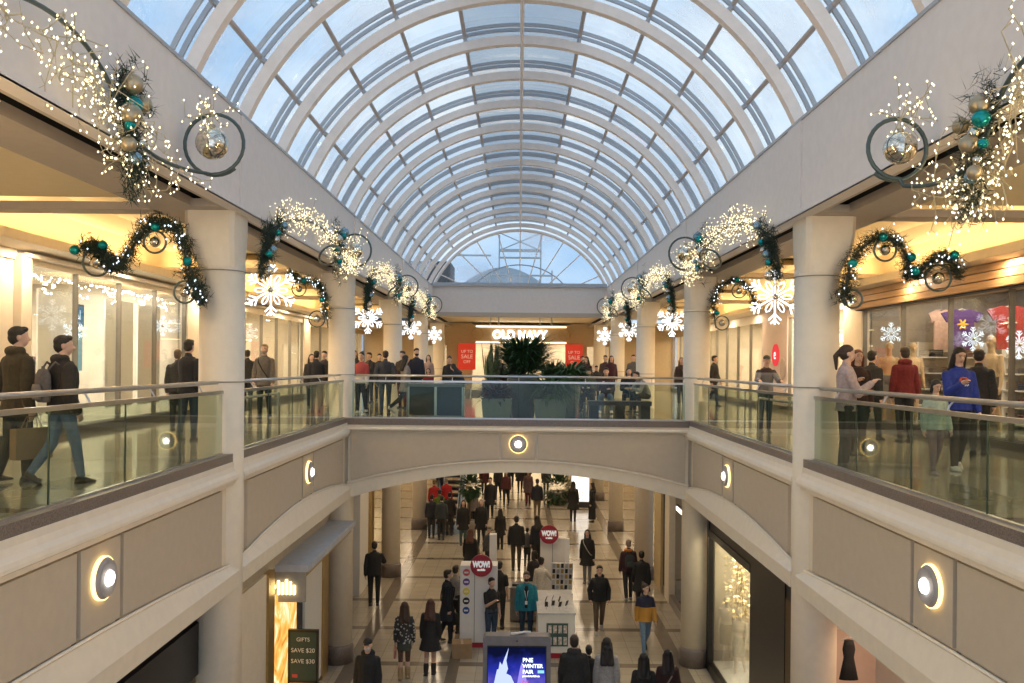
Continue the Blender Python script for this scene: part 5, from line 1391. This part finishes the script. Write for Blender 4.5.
# kiosk -------------------------------------------------------
M_kred = mat('kiosk_red', (.32,.015,.03), .4, var=.03)
def disc_sign(label, px, py, Y, rad, tower_px, top_y, w, base_h=None):
    p = at(px, py, Y)
    r = thing('round_sign', label, 'sign', (p.x, Y-.08, p.z), 0, None)
    b = MB(); b.rings([[(rad*math.cos(2*PI*k/40), y, rad*math.sin(2*PI*k/40)) for k in range(40)] for y in (0,.05)]); fixn(b.build('disc', M_kred, r))
    wt = mat('sign_white_paint', (.85,.85,.83), .5, var=0, emit=(1,1,1), es=.2)
    textobj('lettering', 'WOW!', rad*.72, wt, r, (0,-.012,.03), (PI/2,0,0), .004, bold=.014, width=rad*1.6)
    textobj('small_lettering', 'mobile', rad*.26, wt, r, (0,-.012,-rad*.36), (PI/2,0,0), .003, bold=.006)
    return r
def tower(label, pxa, pxb, Y, top, col=M_white, d=.5, dots=False):
    a = at(pxa, 600, Y); b = at(pxb, 600, Y); cx = (a.x+b.x)/2; w = b.x-a.x
    r = thing('display_tower', label, 'display', (cx, Y+d/2, LOW))
    MB().box(-w/2, w/2, -d/2, d/2, .12, top).build('body', col, r)
    MB().box(-w/2-.01, w/2+.01, -d/2-.01, d/2+.01, 0, .12).build('red_base', M_kred, r)
    MB().box(-w/2+.34, -w/2+.36, -d/2-.012, -d/2, .12, top).build('seam', mat('seam_grey', (.35,.35,.35), .5), r) if w > .6 else None
    if dots:
        for k, c in enumerate([(.62,.10,.10),(.12,.06,.28),(.75,.62,.06),(.02,.02,.02),(.02,.08,.28)]):
            z = top-.16-.23*k; g = MB(); g.rings([[(-w/2+.15+.085*math.cos(2*PI*q/20), y, z+.085*math.sin(2*PI*q/20)) for q in range(20)] for y in (-d/2-.02,-d/2)])
            fixn(g.build('app_dot', mat('dot_%d' % k, c, .5, var=0), r))
            MB().box(-w/2+.10, -w/2+.20, -d/2-.026, -d/2-.02, z-.02, z+.02).build('dot_mark', M_white, r)
    return r
tower('tall white display tower with five coloured dots at the left of the kiosk', 460, 497, 20.6, 1.98, dots=True)
tower('slim white post standing right behind the left display tower', 489, 496, 22.4, 2.38, d=.2)
tower('white display wall behind the right round red sign', 540, 566, 24.6, 1.85, d=.25)
tower('narrow white end post of the right display wall', 564.5, 569, 24.0, 1.95, d=.12)
disc_sign('round dark red sign with white WOW lettering on the left display tower', 481.5, 565, 20.5, .265, 0, 0, 0)
disc_sign('round dark red sign with white WOW lettering on the right display wall', 549, 534, 24.5, .27, 0, 0, 0)
a_ = at(538,620,19.9); b_ = at(575,620,19.9); w = b_.x-a_.x
r = thing('kiosk_counter', 'white kiosk counter with red base and phone poster, right of the man in teal', 'counter', ((a_.x+b_.x)/2, 20.35, LOW))
MB().box(-w/2,w/2,-.45,1.5,.12,1.02).build('body', M_white, r); MB().box(-w/2-.02,w/2+.02,-.48,1.52,1.02,1.07).build('top', mat('counter_glass_top', (.62,.62,.62), .15), r)
MB().box(-w/2-.01,w/2+.01,-.46,1.51,0,.12).build('red_base', M_kred, r)
MB().box(-w/2+.2,w/2-.16,-.46,-.45,.28,.82).build('poster', mat('phone_poster', (.05,.10,.09), .4), r)
g = MB()
for i in range(4):
    for j in range(2): g.box(-w/2+.24+.12*i, -w/2+.32+.12*i, -.47,-.46, .32+.27*j, .50+.27*j)
g.build('poster_phones', mat('phones_pale', (.60,.55,.52), .4, var=.5, scale=20), r)
for i in range(7):
    p_ = r.location + Vector((-w/2+.2+.16*(i % 4), -.25+.45*(i//4)+.1*(i % 2), 1.07))
    o = thing('demo_phone', 'demo phone on a small stand on the white kiosk counter', 'phone', p_, .3*i, 'demo phones on the kiosk counter')
    MB().tube([(0,0,0),(0,0,.09)], .008, 6).build('stand', M_steel, o); MB().obox((0,-.01,.14), Vector((1,0,0)), Vector((0,.9,.3)), Vector((0,-.3,.9)), .038, .005, .07).build('handset', M_black, o)
r2 = thing('accessory_rack', 'sloping rack hung with pale phone cases behind the kiosk counter', 'rack', (r.location.x+.25, 22.4, LOW))
MB().box(-.28,.28,-.2,.2,0,.9).build('cabinet', M_white, r2)
MB().obox((0,0,1.3), Vector((1,0,0)), Vector((0,.92,.38)), Vector((0,-.38,.92)), .28, .015, .42).build('back_board', M_white, r2)
for i in range(5):
    for j in range(5): MB().obox((-.22+.11*i, -.04-.16*(j-2)*-.38*0, 1.3)+Vector((0,0,0)) if False else Vector((-.22+.11*i, -.03-.38*.17*(j-2), 1.3+.92*.17*(j-2))), Vector((1,0,0)), Vector((0,.92,.38)), Vector((0,-.38,.92)), .035, .012, .06).build('phone_case', [M_black, M_steel, M_gold][(i+j) % 3], r2)
a_ = at(510,620,22.9); b_ = at(536,620,22.9)
r = thing('kiosk_desk', 'low grey brown desk between the two kiosk workers', 'desk', ((a_.x+b_.x)/2, 22.9, LOW)); w = (b_.x-a_.x)
MB().box(-w/2,w/2,-.3,.3,.06,.9).build('body', mat('taupe_laminate', (.20,.18,.15), .5), r); MB().box(-w/2-.02,w/2+.02,-.33,.33,.9,.94).build('top', mat('desk_top', (.28,.26,.23), .4), r)
MB().box(-.3,.05,-.2,.1,.94,1.0).build('till', M_dark, r)
r = thing('cardboard_box', 'brown cardboard box at the foot of the left display tower', 'box', (at(462,640,20.0).x, 20.0, LOW), .1)
MB().box(-.23,.23,-.2,.2,0,.34).build('carton', mat('cardboard', (.34,.22,.12), .8), r); MB().box(-.03,.03,-.203,.203,.338,.345).build('tape', mat('tape', (.45,.33,.2), .3), r)
# directory screen
a_ = at(483,640,14.6); b_ = at(551,640,14.6); w = b_.x-a_.x; tz = at(517,637,14.6).z
r = thing('digital_display', 'large freestanding grey framed digital advertising screen at the bottom centre', 'screen', ((a_.x+b_.x)/2, 14.75, LOW)); H_ = tz-LOW
M_frame = mat('screen_frame_grey', (.22,.20,.20), .4, metal=.3)
fixn(MB().prism([(-w/2,.1),(w/2,.1),(w/2,H_-.04),(w/2-.04,H_),(-w/2+.04,H_),(-w/2,H_-.04)], 'y', -.12, .12).build('housing', M_frame, r))
MB().box(-w/2-.1,w/2+.1,-.3,.3,0,.1).build('base', M_frame, r)
MB().box(-w/2+.075,w/2-.075,-.135,-.12,.5,H_-.16).build('bezel', M_black, r)
def scrm():
    m = bpy.data.materials.new('screen_image'); m.use_nodes = True; nt = m.node_tree; nt.nodes.clear(); N = nt.nodes.new; L = nt.links.new
    o = N('ShaderNodeOutputMaterial'); e = N('ShaderNodeEmission'); tc = N('ShaderNodeTexCoord'); sp = N('ShaderNodeSeparateXYZ'); L(tc.outputs['Object'], sp.inputs[0])
    mr = N('ShaderNodeMapRange'); mr.inputs[1].default_value = .6; mr.inputs[2].default_value = H_-.2; L(sp.outputs['Z'], mr.inputs[0])
    no = N('ShaderNodeTexNoise'); no.inputs['Scale'].default_value = 5; L(tc.outputs['Object'], no.inputs['Vector'])
    ad = N('ShaderNodeMath'); ad.operation = 'MULTIPLY_ADD'; ad.inputs[1].default_value = .35; L(no.outputs['Fac'], ad.inputs[0]); 
    su = N('ShaderNodeMath'); su.operation = 'ADD'; su.inputs[1].default_value = -.17; L(mr.outputs[0], su.inputs[0]); L(su.outputs[0], ad.inputs[2])
    r_ = N('ShaderNodeValToRGB'); el = r_.color_ramp.elements; el[0].position = .1; el[0].color = (.35,.25,.9,1); el[1].position = .95; el[1].color = (.004,.006,.03,1)
    q = r_.color_ramp.elements.new(.72); q.color = (.02,.03,.35,1)
    L(ad.outputs[0], r_.inputs['Fac']); L(r_.outputs[0], e.inputs['Color']); e.inputs['Strength'].default_value = .9; L(e.outputs[0], o.inputs['Surface']); return m
MB().box(-w/2+.09,w/2-.09,-.142,-.135,.52,H_-.18).build('display', scrm(), r)
# frosty tree shapes drawn on the screen
M_ice = emis('screen_ice', (.55,.65,1.0), 1.0)
g = MB(); yq = -.148
pts = [(-.42,0),(-.36,.28),(-.33,.30),(-.31,.42),(-.27,.36),(-.24,.46),(-.16,.66),(-.20,.44),(-.17,.30),(-.20,.22),(-.12,.18),(-.06,.05),(-.02,-.2),(-.4,-.4)]
zt = H_-.85
fixn(MB().prism([(a+.02, zt+b) for a, b in pts], 'y', yq, yq+.004).build('ice_tower', M_ice, r))
fixn(MB().prism([(-.02,zt-.1),(.06,zt+.33),(.09,zt+.42),(.12,zt+.33),(.22,zt-.1)], 'y', yq, yq+.004).build('light_tree', emis('screen_violet', (.35,.28,.9), .9), r))
M_st = emis('screen_white', (.85,.95,1), 1.4)
for tx, sz, x, z, mm in [('PNE',.10,.10,H_-.40,M_st),('WINTER',.092,.10,H_-.50,M_st),('FAIR',.092,.10,H_-.60,M_st),('pnewinterfair.ca',.045,.10,H_-.67,M_st),('Festive,',.10,.10,H_-.86,M_st),('Feel',.06,.10,H_-.77,emis('screen_pink', (.8,.1,.25), .9))]:
    textobj('screen_text', tx, sz, mm, r, (x,-.15,z), (PI/2,0,0), .001, align='LEFT', bold=.003)
fixn(MB().prism([(.36,H_-.62),(.47,H_-.62),(.47,H_-.57),(.36,H_-.57)], 'y', -.15, -.147).build('screen_mark', emis('screen_teal2', (.3,.7,.8), 1), r))
MB().lathe([(.02,0),(.02,.01)], n=12).build('camera_dot', M_black, r).location = (0,-.13,H_-.08)
for k in range(4):
    o = fixn(MB().cap((0,0,.02),(.12,0,.025),.02,.016,6).build('crumpled_paper', M_white)); o.location = (r.location.x-.1+.07*k, 14.72+.03*k, LOW+H_+.002); tag(o, 'scrap of white paper on top of the advertising screen', 'paper', 'paper scraps on the screen top')
# bright ad light box and bush on the lower floor
p_ = at(580,506,41.0)
r = thing('light_box', 'tall bright white light box with small flecks at the far right below the bridge', 'sign', (p_.x, 41.0, LOW))
MB().box(-.5,.5,-.12,.12,0,.25).build('base', M_dark, r); MB().box(-.45,.45,-.1,.1,.25,2.3).build('housing', M_steel, r); MB().box(-.42,.42,-.115,-.1,.3,2.26).build('lit_face', emis('lightbox_white', (1,.92,.80), 1.5), r)
for i in range(30):
    x, z = random.uniform(-.38,.38), random.uniform(.35,2.2); MB().box(x, x+.04, -.12, -.116, z, z+.05).build('fleck', mat('fleck', (.3,.18,.1), .6), r)
def round_bush(label, px, py, Y, rad, pot, n=700):
    p = at(px, py, Y)
    r = thing('potted_bush', label, 'plant', (p.x, Y, LOW))
    fixn(MB().lathe([(pot*.7,0),(pot,.35),(pot*1.02,.6),(pot*.9,.62),(pot*.88,.55)], n=20).build('pot', mat('stone_pot', (.28,.25,.21), .6), r, True))
    zc = p.z-LOW; MB().tube([(0,0,.5),(0,0,zc)], .05, 8).build('trunk', mat('stem_brown', (.10,.07,.04)), r)
    rnd = random.Random(int(px)); g = MB()
    for i in range(n):
        v = Vector((rnd.gauss(0,1), rnd.gauss(0,1), rnd.gauss(0,1))).normalized()
        q = v*rad*rnd.uniform(.55,1.0); q.z *= 1.15
        blade(g, q+Vector((0,0,zc)), v+Vector((0,0,.2)), .22, .10, .6, 3)
    g.build('foliage', M_leaf2, r); return r
round_bush('big round dark green bush beside the escalator on the lower floor', 470, 487, 34.0, .40, .28, 520)
round_bush('potted round bush right of the man in khaki trousers on the lower floor', 558, 490, 42.0, .75, .5)
# ------------------------------------------------------------ christmas decorations
M_pine = mat('pine_needles', (.018,.035,.02), .7, var=.4, scale=10)
M_hoop = mat('grey_green_hoop', (.10,.13,.125), .35, metal=.6, var=.05)
M_bteal = mat('teal_bauble', (.01,.30,.30), .12, metal=.7, var=.1)
M_bgold = mat('champagne_bauble', (.45,.37,.25), .35, metal=.8, var=.15)
M_bsilver = mat('silver_crackle_bauble', (.72,.66,.55), .10, metal=1.0, var=.35, scale=30, bump=.6, bscale=22)
M_bblue = mat('pale_blue_bauble', (.25,.38,.45), .15, metal=.8, var=.1)
M_wire = mat('twig_wire', (.50,.42,.26), .5, var=.1)
M_led_w = emis('fairy_warm', (1,.85,.52), 3.0)
M_led_c = emis('fairy_cool', (.92,.96,1), 9)
def needles(g, c, d, n, ln, rnd, w=.008):
    for _ in range(n):
        v = (d*rnd.uniform(-.3,.8) + Vector((rnd.gauss(0,1), rnd.gauss(0,1), rnd.gauss(0,1))).normalized()).normalized()
        L_ = ln*rnd.uniform(.6,1.2); sd = v.orthogonal().normalized()*w
        p = Vector(c) + Vector((rnd.gauss(0,.02),)*1+(rnd.gauss(0,.02), rnd.gauss(0,.02)))
        g.add([p-sd, p+sd, p+v*L_], [(0,1,2)])
def octa(g, c, r):
    x, y, z = c
    g.add([(x+r,y,z),(x,y+r,z),(x-r,y,z),(x,y-r,z),(x,y,z+r*1.3),(x,y,z-r*1.3)], [(0,1,4),(1,2,4),(2,3,4),(3,0,4),(1,0,5),(2,1,5),(3,2,5),(0,3,5)])
def smooth_path(pts, n=6):
    out = []; P_ = [Vector(p) for p in pts]
    for i in range(len(P_)-1):
        a = P_[max(i-1,0)]; b = P_[i]; c = P_[i+1]; d = P_[min(i+2, len(P_)-1)]
        for k in range(n):
            t = k/n; out.append(.5*((2*b)+(c-a)*t+(2*a-5*b+4*c-d)*t*t+(3*b-a-3*c+d)*t**3))
    out.append(P_[-1]); return out
def bauble(parent, c, r, m, name='bauble'):
    b = MB(); b.ell(c, r, r, r, 18, 12); o = fixn(b.build(name, m, parent, True))
    MB().lathe([(r*.2,r*.96),(r*.2,r*1.15),(r*.08,r*1.2)], c, 8).build('bauble_cap', M_bgold, o)
    return o
def twigs(parent, path, n, rnd, ln, bulbr, led, spread, per=3, wirer=.004, bias=(0,0,0)):
    sx = 1 if path[0].x > 0 else -1
    wires = MB(); bulbs = MB()
    for i in range(n):
        b = path[rnd.randrange(len(path))].copy()
        v = Vector((rnd.gauss(0,.35), rnd.gauss(0,1), rnd.gauss(0,.8))).normalized() + Vector(bias); v.normalize()
        p = b; L_ = ln*rnd.uniform(.5,1.2); pts = [p]
        for k in range(3):
            v = (v + Vector((rnd.gauss(0,.2), rnd.gauss(0,.35), rnd.gauss(0,.35)))).normalized(); p = p + v*L_/3
            p.x = sx*max(min(p.x*sx, spread), .0)
            pts.append(p)
            for q in range(per):
                e = p + Vector((rnd.gauss(0,.03), rnd.gauss(0,.055), rnd.gauss(0,.055))); e.x = sx*max(e.x*sx, 0.0)
                octa(bulbs, e, bulbr)
                if wirer > .003: wires.tube([p, e], wirer*.7, 3, cap=False)
        if wirer > .001: wires.tube(pts, wirer, 4, cap=False)
    wires.build('twigs', M_wire, parent)
    o = bulbs.build('fairy_lights', led, parent); o['kind'] = 'stuff'
def swag(s, mid, near, label, zoff=0.0, seed=1, scale=1.0, ys=1.0):
    """local x runs from the fascia into the atrium; y along the hall"""
    rnd = random.Random(seed)
    r = thing('light_swag', label, 'decoration', (s*3.74, mid, 0))
    sx = -s
    def V(x, y, z): return Vector((sx*x, y*ys, z+zoff))
    if near: ctl = [(.10,-3.4,3.2),(.12,-2.6,3.7),(.12,-1.6,4.0),(.12,-.9,4.03),(.12,-.35,3.85),(.12,.1,3.5),(.16,.55,3.38),(.26,1.0,3.36),(.36,1.4,3.40)]
    else: ctl = [(.10,-3.75,2.65),(.10,-3.5,3.05),(.10,-2.9,3.42),(.10,-2.0,3.66),(.10,-.8,3.82),(.10,.3,3.80),(.16,.9,3.55),(.26,1.3,3.36),(.36,1.55,3.34)]
    path = smooth_path([V(*c) for c in ctl])
    cc = V(.36, (1.55 if near else 1.7), 3.76 if near else 3.67); R_ = .34*scale
    loop = [cc + Vector((sx*R_*(1-.04*k/28)*math.sin(2*PI*k/26), -.0+.004*k, -R_*(1-.04*k/28)*math.cos(2*PI*k/26))) for k in range(30)]
    MB().tube(path+loop, .02, 8).build('scroll_hoop', M_hoop, r, True)
    bauble(r, cc, R_*.52, M_bsilver, 'hanging_bauble')
    MB().tube([cc+Vector((0,0,R_*.5)), cc+Vector((0,0,R_))], .004, 4).build('bauble_wire', M_wire, r)
    if not near:   # second hoop seen edge-on
        c2 = V(.22, .1, 3.36)
        MB().tube([c2 + Vector((sx*.14*math.sin(a), .62*math.cos(a), .16*math.sin(a))) for a in [2*PI*k/28 for k in range(28)]], .02, 8, True).build('scroll_hoop', M_hoop, r, True)
    # pine clusters
    g = MB(); cl = path[int(len(path)*.60)] if near else path[int(len(path)*.72)]
    st = path[:14]
    def clump(c, rad, n):
        for _ in range(n):
            q = c + Vector((sx*abs(rnd.gauss(0,rad*.35)), rnd.gauss(0,rad*.45), rnd.gauss(0,rad)))
            needles(g, q, (q-c).normalized() if (q-c).length > 0 else Vector((0,0,1)), 7, .13, rnd, .005)
    clump(cl, .22, 110)
    if not near:
        for p in st: clump(p, .10, 14)
        clump(st[6], .16, 60)
    else: clump(cl+Vector((0,.12,-.35)), .14, 60); clump(cl+Vector((0,-.15,.3)), .10, 40)
    g.build('pine_foliage', M_pine, r)
    # baubles
    ml = [M_bgold, M_bgold, M_bteal, M_bsilver, M_bgold, M_bteal, M_bsilver, M_bgold, M_bblue, M_bsilver]
    for k in range(10):
        q = cl + Vector((sx*(.10+.06*rnd.random()), rnd.uniform(-.22,.22), .30-.075*k+rnd.uniform(-.04,.04)))
        if not near: ml = [M_bblue, M_bteal, M_bsilver, M_bblue, M_bsilver, M_bteal, M_bblue, M_bsilver, M_bteal, M_bblue]
        bauble(r, q, (.095,.08,.085,.05,.09,.05,.045,.07,.06,.04)[k]*scale, ml[k])
    if not near:
        for k in range(6):
            q = st[2*k+1] + Vector((sx*.12, rnd.uniform(-.08,.08), rnd.uniform(-.1,.1)))
            bauble(r, q, (.07,.05,.06,.05,.045,.06)[k], [M_bsilver,M_bteal,M_bblue][k % 3])
    # fairy light twigs
    rnd2 = random.Random(seed+50)
    if near:
        mass = [p for p in path if p.y < .25]
        mass = [p + Vector((0,0,-.18)) for p in mass]
        twigs(r, mass[6:], 62, rnd2, .46, .0095, M_led_w, .5, 2, .0045, (0,.1,-.25))
        twigs(r, [cl + Vector((0,.1,-.35)), path[-8], path[-14]], 20, rnd2, .42, .0095, M_led_w, .5, 2, .0045, (0,.15,-.35))
        twigs(r, [cc + Vector((0,0,R_*.9)), cc+Vector((-sx*.1,0,R_))], 11, rnd2, .36, .0095, M_led_w, .6, 2, .0045, (0,0,.7))
    else:
        mass = [p for i, p in enumerate(path) if i > 12] + [V(.12, 1.6+.2*q, 3.68-.012*q) for q in range(10)]
        twigs(r, mass, 185, rnd2, .34, .0085, M_led_w, .45, 2, .0035)
        twigs(r, [cc], 14, rnd2, .4, .009, M_led_w, .6, 2, .0035)
    return r
mids = [7.75, 15.65, 23.7, 31.6]
nms = ['near bay','second bay','third bay','fourth bay']
for i, m_ in enumerate(mids):
    swag(-1, m_, i == 0, 'hoop and fairy light swag with baubles on the left fascia, %s' % nms[i], seed=3+i)
    swag(1, 6.65 if i == 0 else m_, i == 0, 'hoop and fairy light swag with baubles on the right fascia, %s' % nms[i], zoff=-.42 if i == 0 else 0, seed=13+i, scale=.82 if i == 0 else 1, ys=.6 if i == 0 else 1)

def snowflake(label, px, py, Y, rad, group='lit snowflakes hanging between the columns', big=True, hang=True, led=None, stren=2.6):
    p = at(px, py, Y)
    r = thing('lit_snowflake', label, 'decoration', p)
    led = led or emis('snow_led', (.90,.96,1.0), stren)
    tr = .0125*rad/.45
    def P_(a, d, off=0): 
        ca, sa = math.sin(a), math.cos(a); return Vector((ca*d + sa*off, 0, sa*d - ca*off))
    for k in range(6):
        a = k*PI/3; g = MB()
        g.tube([P_(a, .10*rad), P_(a, .97*rad)], tr*1.15, 6)
        for e in (-1, 1):
            g.tube([P_(a, .60*rad), P_(a, .82*rad, e*.22*rad)], tr, 6)
            g.tube([P_(a, .80*rad), P_(a, .95*rad, e*.15*rad)], tr, 6)
        g.build('arm', led, r)
        a2 = a + PI/6; g = MB()
        g.tube([P_(a2, .2*rad), P_(a2, .38*rad, .08*rad), P_(a2, .55*rad, .07*rad), P_(a2, .62*rad), P_(a2, .55*rad, -.07*rad), P_(a2, .38*rad, -.08*rad)], tr*.8, 6, True)
        g.build('petal', led, r)
    bauble(r, (0,-.02,0), rad*.13, M_bsilver, 'centre_bauble')
    if hang:
        top = 3.42 - p.z
        MB().tube([(0,0,rad*.95),(0,0,top)], .004, 4).build('cable', M_wire, r)
    return r
for px, py, Y, rd, lb in [(271,290,14.1,.44,'lit white snowflake in the gap right of the nearest left column'),(368,318,23.2,.44,'lit white snowflake in the gap right of the second left column'),
    (411,328,32.2,.44,'lit white snowflake in the gap right of the third left column'),(434,335,40.5,.42,'lit white snowflake farthest down the left side'),
    (775,297,13.9,.46,'lit white snowflake in the gap left of the nearest right column'),(672,321,23.0,.44,'lit white snowflake in the gap left of the second right column'),
    (629,330,32.0,.44,'lit white snowflake in the gap left of the third right column'),(605,336,40.5,.44,'lit white snowflake farthest down the right side')]:
    snowflake(lb, px, py, Y, rd)
# small snowflakes inside the shop windows; the right ones are modelled reflections
def behind(px, py, X): 
    u, v = unroll(px, py); Y = X*F/abs(u); return px, py, Y
for px, py, X, rd, lb in [(163,326,8.7,.26,'small lit snowflake in the left shop window beside the near column'),(73,331,8.7,.22,'small lit snowflake in the left shop window above the second man'),
    (891,334,8.75,.28,'modelled reflection of a snowflake over the leftmost mannequin in the right shop window'),(973,339,8.75,.24,'modelled reflection of a snowflake below the purple t-shirt'),(1019,345,8.75,.26,'modelled reflection of a snowflake cut by the right picture edge')]:
    a_, b_, Y = behind(px, py, X); snowflake(lb, px, py, Y, rd, None, False, False, emis('snow_led_and_reflection', (.85,.95,1.0), 1.6))  # right window: glowing shapes imitate reflections of the large snowflakes

def side_garland(label, Y, path_px, circles, teal, seed):
    rnd = random.Random(seed)
    base = at(path_px[0][0], path_px[0][1], Y)
    r = thing('pine_garland', label, 'garland', base)
    L_ = lambda x, y: at(x, y, Y) - base
    path = smooth_path([L_(x, y) for x, y in path_px], 8)
    MB().tube(path, .018, 6).build('scroll_hoop', M_hoop, r, True)
    g = MB(); sc_ = 1.0
    for p in path[6:]:
        for _ in range(9):
            q = p + Vector((rnd.gauss(0,.045), rnd.gauss(0,.05), rnd.gauss(0,.045))); needles(g, q, Vector((0,0,.2)), 7, .10, rnd, .005)
    g.build('pine_foliage', M_pine, r)
    for x, y, rr in circles:
        c = L_(x, y); R_ = rr*Y/F
        MB().tube([c + Vector((R_*math.sin(a), 0, R_*math.cos(a))) for a in [2*PI*k/28 for k in range(28)]], .015, 6, True).build('ring', M_hoop, r, True)
        bauble(r, c, R_*.48, M_bsilver, 'hanging_bauble')
    for k, (x, y) in enumerate(teal):
        bauble(r, L_(x, y)+Vector((0,-.09,0)), .062, M_bteal)
    g = MB()
    for i in range(46):
        p = path[6+rnd.randrange(len(path)-6)]; octa(g, p + Vector((rnd.gauss(0,.06), -.10+rnd.uniform(-.03,.03), rnd.gauss(0,.06))), .011)
    o = g.build('fairy_lights', emis('fairy_blue', (.7,.85,1), 3), r); o['kind'] = 'stuff'
side_garland('s-shaped pine garland with teal baubles left of the nearest left column', 11.2, [(199,306),(200,298),(196,285),(190,268),(184,245),(175,230),(160,222),(145,228),(134,245),(124,262),(112,266),(104,254),(95,246),(84,248)], [(155,242,11),(97,262,14),(185,292,11)], [(190,262),(158,228),(106,246),(78,251)], 5)
side_garland('s-shaped pine garland with teal baubles right of the nearest right column', 11.2, [(845,306),(844,298),(846,285),(851,266),(860,250),(878,238),(895,240),(906,256),(909,272),(916,276),(930,262),(942,256),(952,262),(957,275)], [(885,250,11),(853,299,9),(938,278,13)], [(850,264),(880,238),(908,258),(951,256),(912,272)], 6)
side_garland('curved pine garland in front of the second left column', 19.1, [(328,328),(326,312),(324,298),(320,286),(310,281),(298,279),(290,272)], [(299,289,7),(317,319,8)], [(323,300),(305,281)], 7)
side_garland('curved pine garland left of the second right column', 19.1, [(716,328),(714,312),(715,298),(721,287),(734,281),(745,284),(752,296),(756,308)], [(739,291,7),(722,323,7)], [(716,313),(736,280)], 8)
cam = bpy.data.cameras.new('camera'); co = bpy.data.objects.new('camera', cam); C.objects.link(co); scene.camera = co
co.location = (0,0,EYE); co.rotation_euler = (PI/2, -ROLL, 0); cam.lens = F/1024*36; cam.sensor_width = 36; cam.shift_x = -7/1024; cam.shift_y = 22.5/1024
cam.clip_start = .05; cam.clip_end = 300
vs = scene.view_settings; vs.view_transform = 'Standard'; vs.look = 'None'; vs.gamma = 1; vs.exposure = 0.3; vs.use_curve_mapping = False
scene.display_settings.display_device = 'sRGB'
